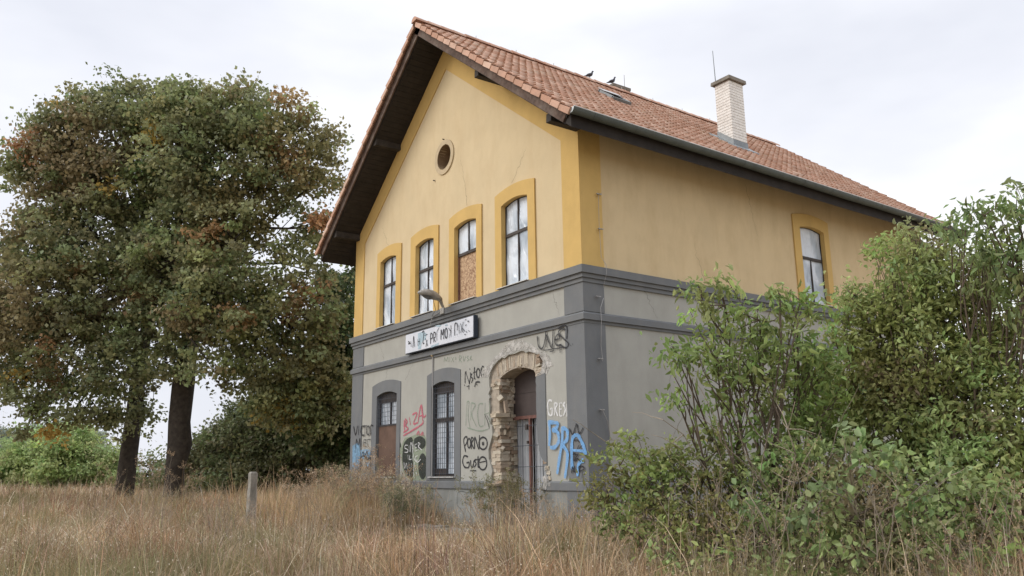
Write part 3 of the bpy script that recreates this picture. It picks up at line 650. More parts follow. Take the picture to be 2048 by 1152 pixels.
# gutter
b = MB(); gx, gz_, gr = .872, 7.59, .10; ks = 10; ys = np.linspace(Y0+.02, Y1-.05, 16)
for yy in ys:
    dz = random.uniform(-.005, .005)
    for a in range(ks+1):
        t = math.pi+math.pi*a/ks; b.v.append((gx+gr*math.cos(t), yy, gz_+dz+gr*math.sin(t)))
    for a in range(ks+1):
        t = 2*math.pi-math.pi*a/ks; b.v.append((gx+(gr-.006)*math.cos(t), yy, gz_+dz+(gr-.006)*math.sin(t)))
q_ = 2*(ks+1)
for i in range(len(ys)-1):
    for a in range(q_): b.f.append((i*q_+a, i*q_+(a+1) % q_, (i+1)*q_+(a+1) % q_, (i+1)*q_+a)); b.m.append(0)
H(b, 'gutter', M['gutter'], RF, smooth=False)
b = MB(); b.ngon([(gx+gr*math.cos(math.pi+math.pi*a/ks), Y0+.016, gz_+gr*math.sin(math.pi+math.pi*a/ks)) for a in range(ks+1)])
b.tube([(gx+gr, Y0+.02, gz_+.003), (gx+gr, Y1-.05, gz_+.003)], .011, 6)
H(b, 'gutter_end_and_bead', mat('light_zinc', (.42, .45, .46), .4, .1, 6, metal=.3), RF)
yy = -.4
while yy < Y1:
    b = MB()
    pts = [(gx+(gr+.004)*math.cos(math.pi+math.pi*a/ks), yy, gz_+(gr+.004)*math.sin(math.pi+math.pi*a/ks)) for a in range(ks+1)]
    for a, c in zip(pts, pts[1:]): b.quad((a[0], yy, a[2]), (c[0], yy, c[2]), (c[0], yy+.03, c[2]), (a[0], yy+.03, a[2]))
    H(b, 'gutter_bracket', M['gutter'], RF); yy += 1.05
# main chimney
def chimney(name, x0, x1, y0, y1, zbase, ztop, label):
    c = empty(name, (0, 0, 0), HOUSE); c.location = (5, -6, 0); c['woff'] = (0., 0., 0.); c['label'] = label
    H(MB().box(x0+.012, x1-.012, y0+.012, y1-.012, zbase, ztop-.01), 'mortar_core', M['wmortar'], c)
    b = MB(); z = zbase; row = 0
    while z < ztop-.05:
        zt = min(z+.066, ztop-.012)
        for (ax, a0, a1, f0, fs) in (('x', x0, x1, y0, -1), ('y', y0, y1, x1, 1), ('x', x0, x1, y1, 1), ('y', y0, y1, x0, -1)):
            n = 2 if (row % 2) else 3; cuts = [a0+(a1-a0)*i/n for i in range(n+1)]
            if not row % 2: cuts = [a0, a0+(a1-a0)*.22, a0+(a1-a0)*.72, a1]
            for p, q in zip(cuts, cuts[1:]):
                d = random.uniform(.0, .006)
                if ax == 'x': b.box(p+.003, q-.003, min(f0-fs*.02, f0+fs*d), max(f0-fs*.02, f0+fs*d), z, zt)
                else: b.box(min(f0-fs*.02, f0+fs*d), max(f0-fs*.02, f0+fs*d), p+.003, q-.003, z, zt)
        z += .078; row += 1
    H(b, 'brickwork', M['wbrick'], c, kind='stuff')
    H(MB().box(x0-.07, x1+.07, y0-.07, y1+.07, ztop-.008, ztop+.085, j=.006), 'cap', M['cap'], c)
    return c
CH = chimney('chimney', -1.79, -1.315, 6.39, 6.94, 8.9, 11.19, 'tall white brick chimney above the gutter')
b = MB()
fl = lambda x, y, h: (x, y, roofz(x)+h)
x0, x1, y0, y1 = -1.95, -1.10, 6.22, 7.14
b.quad(fl(x0, y0, .05), fl(x1, y0, .05), fl(x1, y1, .05), fl(x0, y1, .05)); b.quad(fl(x1, y0, .05), fl(x1, y1, .05), fl(x1, y1, -.02), fl(x1, y0, -.02)); b.quad(fl(x0, y0, .05), fl(x1, y0, .05), fl(x1, y0, -.02), fl(x0, y0, -.02))
b.quad((-1.30, 6.375, roofz(-1.3)+.04), (-1.30, 6.955, roofz(-1.3)+.04), (-1.30, 6.955, roofz(-1.3)+.20), (-1.30, 6.375, roofz(-1.3)+.20))
b.quad((-1.80, 6.375, roofz(-1.8)+.04), (-1.30, 6.375, roofz(-1.3)+.04), (-1.30, 6.375, roofz(-1.3)+.20), (-1.80, 6.375, roofz(-1.8)+.20))
H(b, 'flashing', M['zinc'], CH)
H(MB().tube([(-1.99, 6.7, 11.15), (-2.02, 6.7, 12.42)], [.014, .009], 6), 'lightning_rod', M['zinc'], CH)
C2 = chimney('chimney', -6.2, -5.62, 6.36, 6.95, 11.0, 12.76, 'squat brown chimney top just behind the ridge')
for o in C2.children:
    if o.name.startswith('brickwork'): o.data.materials[0] = M['brick']
H(MB().tube([(-5.58, 6.78, 12.6), (-5.57, 6.78, 13.25)], [.012, .008], 6).tube([(-5.585, 6.78, 12.3), (-5.58, 6.78, 12.86)], .03, 6), 'lightning_rod', M['wire'], C2)
# roof window
SKY = empty('roof_window', (0, 0, 0), HOUSE); SKY.location = (5, -6, 0); SKY['woff'] = (0., 0., 0.)
sc = 2.18/cs
b = MB(); slope_box(b, 1, sc-.30, sc+.34, 3.36, 3.42, -.05, .075); slope_box(b, 1, sc-.30, sc+.34, 3.93, 3.99, -.05, .075); slope_box(b, 1, sc-.32, sc-.26, 3.36, 3.99, -.05, .08); slope_box(b, 1, sc+.30, sc+.36, 3.36, 3.99, -.05, .07)
H(b, 'frame', M['zinc'], SKY)
b = MB(); slope_box(b, 1, sc-.26, sc+.30, 3.42, 3.93, -.06, .01); H(b, 'opening', M['dark'], SKY)  # solid near-black box; shade of the open gap put into its colour
b = MB(); slope_box(b, 1, sc-.34, sc-.02, 3.33, 3.95, .09, .105); H(b, 'lid', mat('scratched_plastic_lid', (.34, .33, .33), .3, .1, 8), SKY)
# graffiti
STROKES=[('graffiti', 'black spray word VICTOR at the left end of the gable wall', 'black', 0.042, -0.03, [[(-9.827, 2.504), (-9.688, 2.257), (-9.585, 2.506)], [(-9.498, 2.501), (-9.501, 2.249)], [(-9.136, 2.461), (-9.305, 2.469), (-9.363, 2.355), (-9.291, 2.246), (-9.122, 2.233)], [(-9.228, 2.482), (-8.983, 2.475)], [(-9.099, 2.476), (-9.096, 2.238)], [(-8.804, 2.34), (-8.812, 2.287), (-8.839, 2.247), (-8.881, 2.23), (-8.926, 2.238), (-8.966, 2.271), (-8.99, 2.321), (-8.994, 2.377), (-8.975, 2.425), (-8.939, 2.455), (-8.895, 2.459), (-8.851, 2.437), (-8.818, 2.394), (-8.804, 2.34)], [(-8.74, 2.212), (-8.748, 2.458), (-8.605, 2.451)]]), ('graffiti', 'black spray letters MIEC below the word VICTOR', 'black', 0.036, -0.03, [[(-9.635, 1.89), (-9.626, 2.142), (-9.502, 1.984), (-9.402, 2.156), (-9.387, 1.933)], [(-9.294, 2.102), (-9.283, 1.93)], [(-9.139, 2.11), (-9.161, 1.946)], [(-9.165, 2.108), (-8.985, 2.102)], [(-9.166, 2.028), (-9.006, 2.028)], [(-9.167, 1.94), (-8.975, 1.934)], [(-8.734, 2.109), (-8.922, 2.107)], [(-8.922, 2.107), (-8.925, 1.938)], [(-9.308, 1.524), (-9.183, 1.795), (-9.059, 1.656), (-8.929, 1.802), (-8.803, 1.597), (-8.691, 1.796)], [(-9.203, 1.413), (-9.313, 1.606), (-9.125, 1.685), (-8.896, 1.572), (-8.742, 1.623), (-8.68, 1.407)], [(-9.104, 1.358), (-9.019, 1.519), (-8.882, 1.356), (-8.764, 1.462)], [(-8.963, 1.141), (-8.944, 1.329), (-8.869, 1.141)], [(-9.225, 1.25), (-9.102, 1.331), (-9.058, 1.142)]]), ('graffiti', 'pink spray word BIZAL between the two ground floor windows', 'pink', 0.045, -0.006, [[(-6.912, 2.511), (-6.928, 2.372), (-6.874, 2.204)], [(-6.885, 2.535), (-6.764, 2.465), (-6.852, 2.368), (-6.71, 2.285), (-6.955, 2.207)], [(-6.66, 2.561), (-6.601, 2.375)], [(-6.513, 2.615), (-6.278, 2.638), (-6.443, 2.397), (-6.21, 2.415)], [(-6.221, 2.43), (-6.088, 2.813), (-5.987, 2.435)], [(-6.193, 2.553), (-6.01, 2.572)], [(-6.052, 2.835), (-5.959, 2.539), (-5.839, 2.566)], [(-6.952, 2.131), (-6.527, 2.226), (-6.005, 2.369), (-5.987, 2.459)], [(-6.841, 2.507), (-6.82, 2.366)], [(-6.884, 2.497), (-6.895, 2.345)], [(-6.274, 2.116), (-6.189, 2.198), (-6.135, 2.098)], [(-6.069, 2.095), (-5.985, 2.165), (-5.948, 2.078)]]), ('graffiti', 'black spray tag Nistor left of the broken brick arch', 'black', 0.034, -0.006, [[(-4.096, 3.155), (-4.092, 3.375), (-4.04, 3.416)], [(-4.062, 3.395), (-3.911, 3.122)], [(-3.933, 3.124), (-3.869, 3.306), (-3.89, 3.377)], [(-3.907, 3.471), (-3.894, 3.442)], [(-3.813, 3.346), (-3.86, 3.282), (-3.78, 3.228), (-3.839, 3.142)], [(-3.707, 3.484), (-3.721, 3.268), (-3.679, 3.207)], [(-3.771, 3.353), (-3.628, 3.373)], [(-3.492, 3.325), (-3.5, 3.281), (-3.523, 3.249), (-3.554, 3.236), (-3.587, 3.245), (-3.615, 3.274), (-3.631, 3.316), (-3.63, 3.362), (-3.614, 3.401), (-3.587, 3.424), (-3.553, 3.426), (-3.522, 3.406), (-3.5, 3.37), (-3.492, 3.325)], [(-3.439, 3.24), (-3.45, 3.422)], [(-3.446, 3.376), (-3.397, 3.457), (-3.336, 3.437)], [(-3.361, 3.282), (-3.349, 3.263)], [(-4.122, 3.134), (-4.105, 3.102)], [(-4.027, 3.079), (-3.912, 3.092)], [(-3.933, 3.087), (-3.941, 3.01)], [(-3.701, 3.039), (-3.659, 3.126), (-3.575, 3.141), (-3.493, 3.128)], [(-3.63, 3.096), (-3.597, 3.075)]]), ('graffiti', 'faded green spray lettering beside the broken door jamb', 'green', 0.03, -0.006, [[(-4.019, 2.746), (-4.07, 2.227)], [(-4.01, 2.745), (-3.933, 2.728), (-3.976, 2.448), (-3.892, 2.173)], [(-3.849, 2.711), (-3.87, 2.329)], [(-3.84, 2.71), (-3.681, 2.654), (-3.828, 2.461), (-3.634, 2.183)], [(-3.374, 2.654), (-3.537, 2.654), (-3.592, 2.447), (-3.519, 2.199), (-3.358, 2.191)], [(-3.294, 2.67), (-3.318, 2.189)], [(-3.296, 2.428), (-3.137, 2.451)], [(-3.123, 2.679), (-3.141, 2.137)], [(-3.997, 2.178), (-3.52, 2.089), (-3.16, 2.116)]]), ('graffiti', 'faint green spray scrawl under the bottom edge of the station sign', 'green', 0.022, -0.006, [[(-5.014, 3.737), (-4.992, 3.844), (-4.92, 3.75), (-4.851, 3.839), (-4.826, 3.715)], [(-4.758, 3.828), (-4.757, 3.707)], [(-4.689, 3.82), (-4.573, 3.686)], [(-4.574, 3.806), (-4.688, 3.699)], [(-4.506, 3.798), (-4.483, 3.748), (-4.528, 3.753)], [(-4.348, 3.661), (-4.335, 3.801), (-4.246, 3.755), (-4.326, 3.717), (-4.228, 3.647)], [(-4.171, 3.782), (-4.149, 3.661), (-4.062, 3.769)], [(-3.954, 3.755), (-4.019, 3.728), (-3.932, 3.671), (-4.019, 3.646)], [(-3.889, 3.748), (-3.881, 3.642)], [(-3.825, 3.74), (-3.881, 3.696), (-3.796, 3.639)]]), ('graffiti', 'black spray word PORNO right of the second ground floor window', 'black', 0.038, -0.006, [[(-4.069, 1.655), (-4.155, 1.915), (-4.04, 1.989), (-4.01, 1.887), (-4.104, 1.79)], [(-3.876, 1.843), (-3.882, 1.797), (-3.901, 1.761), (-3.927, 1.745), (-3.955, 1.752), (-3.978, 1.78), (-3.991, 1.823), (-3.991, 1.871), (-3.978, 1.913), (-3.955, 1.939), (-3.927, 1.944), (-3.901, 1.926), (-3.882, 1.889), (-3.876, 1.843)], [(-3.842, 1.715), (-3.842, 1.948), (-3.759, 1.923), (-3.83, 1.837), (-3.743, 1.719)], [(-3.714, 1.712), (-3.705, 1.965), (-3.543, 1.707), (-3.521, 2.001)], [(-3.222, 1.816), (-3.231, 1.776), (-3.256, 1.741), (-3.295, 1.714), (-3.343, 1.699), (-3.395, 1.697), (-3.446, 1.709), (-3.49, 1.732), (-3.523, 1.766), (-3.54, 1.806), (-3.54, 1.848), (-3.522, 1.887), (-3.489, 1.918), (-3.445, 1.94), (-3.393, 1.948), (-3.341, 1.942), (-3.293, 1.924), (-3.255, 1.894), (-3.231, 1.857), (-3.222, 1.816)], [(-3.349, 1.816), (-3.361, 1.8), (-3.388, 1.796), (-3.41, 1.809), (-3.41, 1.828), (-3.388, 1.839), (-3.361, 1.834), (-3.349, 1.816)]]), ('graffiti', 'black spray word GUSTO under the word PORNO', 'black', 0.038, -0.006, [[(-3.976, 1.553), (-4.125, 1.578), (-4.197, 1.468), (-4.124, 1.345), (-3.956, 1.332), (-3.935, 1.431), (-4.04, 1.426)], [(-3.872, 1.485), (-3.86, 1.364), (-3.777, 1.341), (-3.748, 1.472)], [(-3.637, 1.492), (-3.727, 1.471), (-3.654, 1.405), (-3.728, 1.33)], [(-3.576, 1.567), (-3.585, 1.361), (-3.525, 1.328)], [(-3.637, 1.485), (-3.516, 1.492)], [(-3.246, 1.406), (-3.255, 1.363), (-3.278, 1.325), (-3.315, 1.296), (-3.36, 1.279), (-3.41, 1.276), (-3.458, 1.287), (-3.5, 1.311), (-3.53, 1.346), (-3.547, 1.388), (-3.546, 1.432), (-3.53, 1.474), (-3.499, 1.508), (-3.456, 1.531), (-3.408, 1.541), (-3.358, 1.536), (-3.313, 1.518), (-3.277, 1.488), (-3.254, 1.449), (-3.246, 1.406)], [(-3.524, 1.425), (-3.277, 1.453)], [(-3.893, 1.259), (-3.647, 1.258)], [(-3.852, 1.135), (-3.869, 1.091)]]), ('graffiti', 'black spray tag UNeS above the doorway beside the corner pilaster', 'black', 0.032, -0.028, [[(-1.395, 3.845), (-1.37, 3.661), (-1.274, 3.567), (-1.174, 3.654), (-1.111, 3.89)], [(-1.117, 3.9), (-1.116, 3.58)], [(-1.107, 3.833), (-0.943, 3.549), (-0.885, 3.904)], [(-0.844, 3.684), (-0.688, 3.699), (-0.743, 3.781), (-0.834, 3.701), (-0.795, 3.581), (-0.636, 3.573)], [(-0.516, 3.84), (-0.638, 3.867), (-0.721, 3.815), (-0.588, 3.685), (-0.437, 3.565), (-0.51, 3.493), (-0.679, 3.566)], [(-1.199, 3.529), (-0.567, 3.509)], [(-1.005, 3.479), (-0.881, 3.482)], [(-0.693, 3.59), (-0.685, 3.421)], [(-0.911, 3.619), (-0.921, 3.509)], [(-0.739, 3.891), (-0.479, 3.904), (-0.481, 3.652)], [(-1.45, 3.586), (-1.435, 3.576)], [(-1.388, 3.587), (-1.376, 3.58)], [(-0.382, 3.527), (-0.369, 3.518)], [(-0.317, 3.54), (-0.307, 3.531)]]), ('graffiti', 'white spray letters GRES beside the lower door frame', 'white', 0.04, -0.006, [[(-0.994, 2.531), (-1.082, 2.555), (-1.135, 2.469), (-1.106, 2.295), (-1.019, 2.271), (-1.0, 2.387), (-1.059, 2.382)], [(-0.932, 2.257), (-0.929, 2.49)], [(-0.929, 2.49), (-0.843, 2.466), (-0.898, 2.38), (-0.832, 2.242)], [(-0.773, 2.478), (-0.774, 2.239)], [(-0.773, 2.478), (-0.699, 2.477)], [(-0.772, 2.363), (-0.71, 2.364)], [(-0.772, 2.238), (-0.698, 2.238)], [(-0.595, 2.474), (-0.661, 2.453), (-0.6, 2.351), (-0.661, 2.241)], [(-0.554, 2.445), (-0.558, 2.217)]]), ('graffiti', 'large light blue spray letters with long drips right of the door', 'blue', 0.075, -0.032, [[(-1.077, 2.18), (-1.054, 1.945), (-1.088, 1.695)], [(-1.063, 2.14), (-0.827, 2.108), (-0.846, 2.023), (-0.988, 1.991)], [(-0.988, 1.991), (-0.818, 1.935), (-0.793, 1.781), (-0.906, 1.67), (-1.057, 1.671)], [(-0.674, 2.043), (-0.691, 1.777), (-0.773, 1.496), (-0.863, 1.176)], [(-0.66, 2.014), (-0.541, 1.96), (-0.538, 1.809), (-0.658, 1.7), (-0.544, 1.528), (-0.638, 1.101)], [(-0.423, 1.248), (-0.423, 1.581), (-0.382, 1.822), (-0.234, 1.853), (-0.11, 1.701), (-0.024, 1.535)], [(-0.407, 1.599), (-0.023, 1.571)], [(-0.081, 1.418), (-0.228, 1.356), (-0.282, 1.138)], [(-0.006, 1.516), (-0.102, 1.573)], [(-0.746, 1.045), (-0.757, 0.925)]]), ('graffiti', 'black spray crown with small scribbles on the corner pilaster', 'black', 0.026, -0.038, [[(-0.472, 1.995), (-0.372, 1.881), (-0.261, 2.063), (-0.196, 1.889), (-0.075, 1.991)], [(-0.275, 2.079), (-0.248, 2.021)], [(-0.348, 1.765), (-0.259, 1.78), (-0.203, 1.741)], [(-0.388, 1.525), (-0.314, 1.541), (-0.364, 1.413), (-0.242, 1.521)], [(-0.252, 1.614), (-0.205, 1.686)], [(-0.194, 1.621), (-0.133, 1.675)], [(-0.388, 1.525), (-0.141, 1.528)], [(-0.35, 1.404), (-0.26, 1.448), (-0.176, 1.392)], [(-0.433, 1.193), (-0.413, 1.304), (-0.358, 1.211), (-0.339, 1.321)], [(-0.213, 1.21), (-0.223, 1.302), (-0.122, 1.31), (-0.082, 1.264), (-0.198, 1.229)], [(-0.147, 1.102), (-0.127, 1.21)], [(-0.475, 1.583), (-0.495, 1.453)]]), ('graffiti', 'thin dark spray outline low on the plinth near the doorway', 'dark', 0.018, -0.05, [[(-4.35, 0.529), (-4.309, 0.804), (-3.991, 0.798), (-4.033, 0.613), (-3.929, 0.572)], [(-3.991, 0.798), (-3.662, 0.813), (-3.683, 0.557)], [(-3.866, 0.746), (-3.97, 0.679), (-3.825, 0.639), (-3.929, 0.562)], [(-4.35, 0.529), (-4.158, 0.437)], [(-3.805, 0.682), (-3.764, 0.555)]]), ('graffiti', 'thin black curved spray line on the left edge of the broken jamb', 'black', 0.02, -0.006, [[(-3.328, 2.43), (-3.218, 2.293), (-3.141, 2.115)], [(-3.236, 2.403), (-3.1, 2.243)]]), ('graffiti', 'white scribbled letters SIYER over the black spray blob', 'white', 0.02, -0.014, [[(-6.697, 1.882), (-6.821, 1.891), (-6.851, 1.824), (-6.699, 1.782), (-6.718, 1.721), (-6.858, 1.724)], [(-6.634, 1.885), (-6.618, 1.73)], [(-6.549, 1.716), (-6.546, 1.952), (-6.42, 1.775)], [(-6.419, 1.738), (-6.388, 1.91)], [(-6.336, 1.896), (-6.321, 1.735)], [(-6.336, 1.896), (-6.233, 1.902)], [(-6.323, 1.816), (-6.241, 1.824)], [(-6.321, 1.735), (-6.214, 1.75)], [(-6.163, 1.756), (-6.178, 1.939)], [(-6.178, 1.935), (-6.08, 1.9), (-6.16, 1.841), (-5.986, 1.751)], [(-6.679, 1.657), (-6.66, 1.545)], [(-6.574, 1.655), (-6.596, 1.544), (-6.492, 1.555)], [(-6.442, 1.627), (-6.412, 1.504)], [(-6.297, 1.612), (-6.185, 1.622)], [(-6.287, 1.612), (-6.274, 1.526), (-6.172, 1.525)], [(-6.871, 1.487), (-6.828, 1.337), (-6.752, 1.46), (-6.694, 1.323)], [(-6.621, 1.483), (-6.605, 1.335)], [(-6.489, 1.456), (-6.506, 1.334)], [(-6.426, 1.973), (-6.446, 1.776), (-6.347, 1.552), (-6.181, 1.476), (-6.031, 1.546)], [(-6.344, 1.479), (-6.38, 1.284), (-6.35, 1.138)], [(-6.279, 1.332), (-6.223, 1.186)], [(-6.746, 1.287), (-6.716, 1.188)], [(-6.588, 1.285), (-6.558, 1.163)]])]
FILLS=[('graffiti', 'pale green spray halo around the black blob between the windows', 'halo', -0.004, [[(-6.873, 2.077), (-6.527, 2.101), (-6.217, 2.15), (-5.887, 2.087), (-5.809, 1.951), (-5.854, 1.735), (-5.743, 1.637), (-5.707, 1.326), (-5.814, 1.066), (-6.237, 1.017), (-6.547, 1.077), (-6.786, 1.138), (-6.97, 1.338), (-7.047, 1.64), (-7.014, 1.918)], [(-7.293, 2.004), (-7.199, 2.026), (-7.068, 1.919), (-7.049, 1.691), (-7.244, 1.746), (-7.31, 1.876)]]), ('graffiti', 'black spray blob with white scribbles between the ground floor windows', 'blob', -0.008, [[(-6.73, 2.046), (-6.519, 2.071), (-6.435, 1.899), (-6.478, 1.604), (-6.392, 1.333), (-6.464, 1.138), (-6.673, 1.138), (-6.864, 1.287), (-6.981, 1.538), (-6.964, 1.815), (-6.888, 1.964)], [(-6.387, 2.033), (-6.106, 2.084), (-5.862, 1.989), (-5.859, 1.844), (-6.022, 1.776), (-6.251, 1.795), (-6.409, 1.898)], [(-5.755, 1.374), (-5.766, 1.267), (-5.804, 1.175), (-5.863, 1.109), (-5.936, 1.079), (-6.012, 1.089), (-6.083, 1.138), (-6.137, 1.22), (-6.168, 1.323), (-6.171, 1.435), (-6.146, 1.538), (-6.095, 1.62), (-6.027, 1.668), (-5.95, 1.676), (-5.876, 1.644), (-5.813, 1.576), (-5.771, 1.482)], [(-7.273, 1.977), (-7.135, 1.998), (-7.064, 1.856), (-7.269, 1.875)]]), ('graffiti', 'light blue spray fill on the far left pilaster', 'blue2', -0.028, [[(-9.86, 1.967), (-9.435, 2.001), (-9.388, 1.402), (-9.764, 1.397), (-9.841, 1.532)], [(-9.333, 1.84), (-9.013, 1.859), (-8.695, 1.805), (-8.7, 1.675), (-8.795, 1.597), (-8.97, 1.681), (-9.156, 1.603), (-9.288, 1.647)], [(-8.96, 1.518), (-8.77, 1.502), (-8.793, 1.355), (-8.92, 1.383)]]), ('graffiti', 'blue spray patch low on the plinth at the far left', 'blue3', -0.05, [[(-9.792, 0.798), (-9.542, 0.815), (-9.311, 0.763), (-9.323, 0.661), (-9.782, 0.661)]])]
SIGN_STROKES=[[(-6.488, 4.408), (-6.415, 4.381), (-6.467, 4.345), (-6.36, 4.348)], [(-6.344, 4.397), (-6.322, 4.248)], [(-6.232, 4.219), (-6.206, 4.499), (-6.138, 4.224)], [(-5.993, 4.401), (-5.978, 4.229)], [(-5.991, 4.333), (-5.905, 4.338)], [(-5.89, 4.404), (-5.886, 4.251)], [(-5.79, 4.526), (-5.689, 4.545), (-5.733, 4.281), (-5.665, 4.255)], [(-5.653, 4.438), (-5.519, 4.453)], [(-5.617, 4.366), (-5.496, 4.166)], [(-5.526, 4.32), (-5.589, 4.161)], [(-5.365, 4.198), (-5.37, 4.432), (-5.297, 4.43), (-5.286, 4.337), (-5.351, 4.313)], [(-5.219, 4.212), (-5.223, 4.436), (-5.148, 4.433), (-5.146, 4.334), (-5.211, 4.318), (-5.131, 4.217)], [(-5.074, 4.242), (-5.077, 4.44)], [(-5.077, 4.443), (-4.983, 4.524)], [(-4.883, 4.232), (-4.88, 4.468), (-4.822, 4.337), (-4.761, 4.467), (-4.758, 4.231)], [(-4.598, 4.346), (-4.603, 4.293), (-4.62, 4.253), (-4.643, 4.237), (-4.668, 4.247), (-4.689, 4.282), (-4.701, 4.333), (-4.702, 4.389), (-4.691, 4.437), (-4.67, 4.465), (-4.645, 4.468), (-4.622, 4.445), (-4.604, 4.401), (-4.598, 4.346)], [(-4.435, 4.234), (-4.437, 4.507)], [(-4.442, 4.364), (-4.544, 4.459)], [(-4.442, 4.372), (-4.517, 4.233)], [(-4.275, 4.244), (-4.271, 4.498), (-4.166, 4.498), (-4.166, 4.347)], [(-4.174, 4.269), (-4.171, 4.245)], [(-4.092, 4.455), (-4.076, 4.263)], [(-4.018, 4.27), (-3.902, 4.505)], [(-4.033, 4.493), (-3.916, 4.264)], [(-3.931, 4.368), (-3.844, 4.276)], [(-3.829, 4.399), (-3.772, 4.422)], [(-3.829, 4.525), (-3.786, 4.549)], [(-3.729, 4.478), (-3.7, 4.489), (-3.672, 4.461)], [(-3.858, 4.201), (-3.8, 4.208)], [(-3.7, 4.279), (-3.644, 4.247)], [(-3.786, 4.284), (-3.757, 4.233)]]
SIGN_FILLS=[[(-6.001, 4.539), (-5.744, 4.553), (-5.573, 4.478), (-5.604, 4.348), (-5.805, 4.291), (-5.835, 4.143), (-5.99, 4.145), (-5.971, 4.347)], [(-5.368, 4.149), (-5.173, 4.157), (-4.981, 4.18), (-5.012, 4.127), (-5.334, 4.103)], [(-5.18, 4.604), (-4.987, 4.599), (-4.86, 4.564), (-4.986, 4.542)], [(-4.734, 4.561), (-4.61, 4.558), (-4.578, 4.521), (-4.702, 4.528)]]

def catmull(pts, sub=5):
    if len(pts) < 3: return pts
    P = [pts[0]]+list(pts)+[pts[-1]]; o = []
    for i in range(1, len(P)-2):
        p0, p1, p2, p3 = P[i-1:i+3]
        for k in range(sub):
            t = k/sub; o.append(tuple(.5*((2*p1[c])+(-p0[c]+p2[c])*t+(2*p0[c]-5*p1[c]+4*p2[c]-p3[c])*t*t+(-p0[c]+3*p1[c]-3*p2[c]+p3[c])*t**3) for c in (0, 1)))
    return o+[tuple(P[-2])]
def ribbon(b, pts, w, y):
    pts = catmull(pts); n = len(pts); n0 = len(b.v)
    for i, p in enumerate(pts):
        a = pts[max(i-1, 0)]; c = pts[min(i+1, n-1)]; dx, dz = c[0]-a[0], c[1]-a[1]; L_ = math.hypot(dx, dz) or 1
        ww = w*.5*(1+.15*math.sin(i*1.3))*(1 if 0 < i < n-1 else .6)
        b.v.append((p[0]-dz/L_*ww, y, p[1]+dx/L_*ww)); b.v.append((p[0]+dz/L_*ww, y, p[1]-dx/L_*ww))
    for i in range(n-1): q = n0+2*i; b.f.append((q, q+1, q+3, q+2)); b.m.append(0)
for name, lab, c, y, polys in FILLS:
    b = MB()
    for i, p in enumerate(polys):
        pp_ = catmull(p+[p[0]], 4)[:-1]
        tri = tessellate_polygon([[Vector((a, z, 0)) for a, z in pp_]]); n = len(b.v); b.v += [(a, y-i*.0006, z) for a, z in pp_]
        for t in tri: b.f.append(tuple(n+q for q in t)); b.m.append(0)
    H(b, name, M['g_'+c], label=lab)
for name, lab, c, w, y, pls in STROKES:
    b = MB()
    for i, p in enumerate(pls): ribbon(b, p, w, y-i*.0004)
    H(b, name, M['g_'+c], label=lab)

random.seed(44)
def crack(x0, z0, x1, z1, y, n=14, axis='y'):
    pts = [(x0+(x1-x0)*i/n+random.uniform(-.035, .035), z0+(z1-z0)*i/n+random.uniform(-.02, .02)) for i in range(n+1)]; b = MB()
    for i in range(n):
        a, c = pts[i], pts[i+1]; w = .004*(1-.7*i/n); P = (lambda p, q: (p, y, q)) if axis == 'y' else (lambda p, q: (-y, p, q))
        dx, dz = c[0]-a[0], c[1]-a[1]; L_ = math.hypot(dx, dz); nx, nz = -dz/L_*w, dx/L_*w
        b.quad(P(a[0]-nx, a[1]-nz), P(a[0]+nx, a[1]+nz), P(c[0]+nx, c[1]+nz), P(c[0]-nx, c[1]-nz))
    H(b, 'plaster_crack', M['g_dark'])
for a in ((-8.0, 7.25, -8.4, 7.9, -.004), (-4.0, 7.3, -4.3, 8.6, -.004), (-6.9, 3.5, -6.5, 3.9, -.004), (-.9, 4.6, -.7, 4.15, -.004), (-7.9, 3.9, -8.0, 3.55, -.004), (-2.2, 7.3, -1.7, 7.9, -.004), (-8.1, 4.15, -8.4, 4.65, -.004)): crack(*a)
for a in ((2.4, 3.9, 2.0, 2.2, -.004), (1.6, 4.7, 1.9, 4.15, -.004), (5.0, 7.6, 5.3, 6.4, -.004), (3.4, 5.05, 3.1, 5.9, -.004)): crack(*a, axis='x')

# ------------------------------------------------------------------ things fixed to the building
SG = empty('station_sign', (-5.07, -.08, 4.28)); tag(SG, 'white painted-over station name board above the ground floor windows', 'sign')
def S(mb, name, m, root, smooth=False):
    o = mb.build(name, m, root, smooth); o.location = -root.location; return o
S(MB().box(-6.64, -3.50, -.15, -.05, 4.10, 4.60), 'box', M['frame'] if False else mat('blue_black_box', (.035, .045, .065), .5), SG)
S(MB().box(-6.62, -3.52, -.162, -.151, 4.118, 4.582), 'face_panel', mat('chalky_white_panel', (.62, .64, .69), .5, .06, 3, stain=.5, stain_col=(.45, .5, .56), sscale=(2, 2, 2)), SG)
b = MB()
for i, p in enumerate(SIGN_STROKES): ribbon(b, p, .029, -.168-i*.0004)
S(b, 'lettering', M['g_black'], SG)
b = MB()
for i, p in enumerate(SIGN_FILLS):
    tri = tessellate_polygon([[Vector((a, z, 0)) for a, z in p]]); n = len(b.v); b.v += [(a, -.165-i*.0006, z) for a, z in p]
    for t in tri: b.f.append(tuple(n+q for q in t)); b.m.append(0)
S(b, 'paint_smear', mat('blue_grey_smear', (.36, .46, .52), .5, .2, 12), SG)
S(MB().box(-6.3, -6.2, -.05, -.002, 4.2, 4.5).box(-3.9, -3.8, -.05, -.002, 4.2, 4.5), 'bracket', M['zinc'], SG)

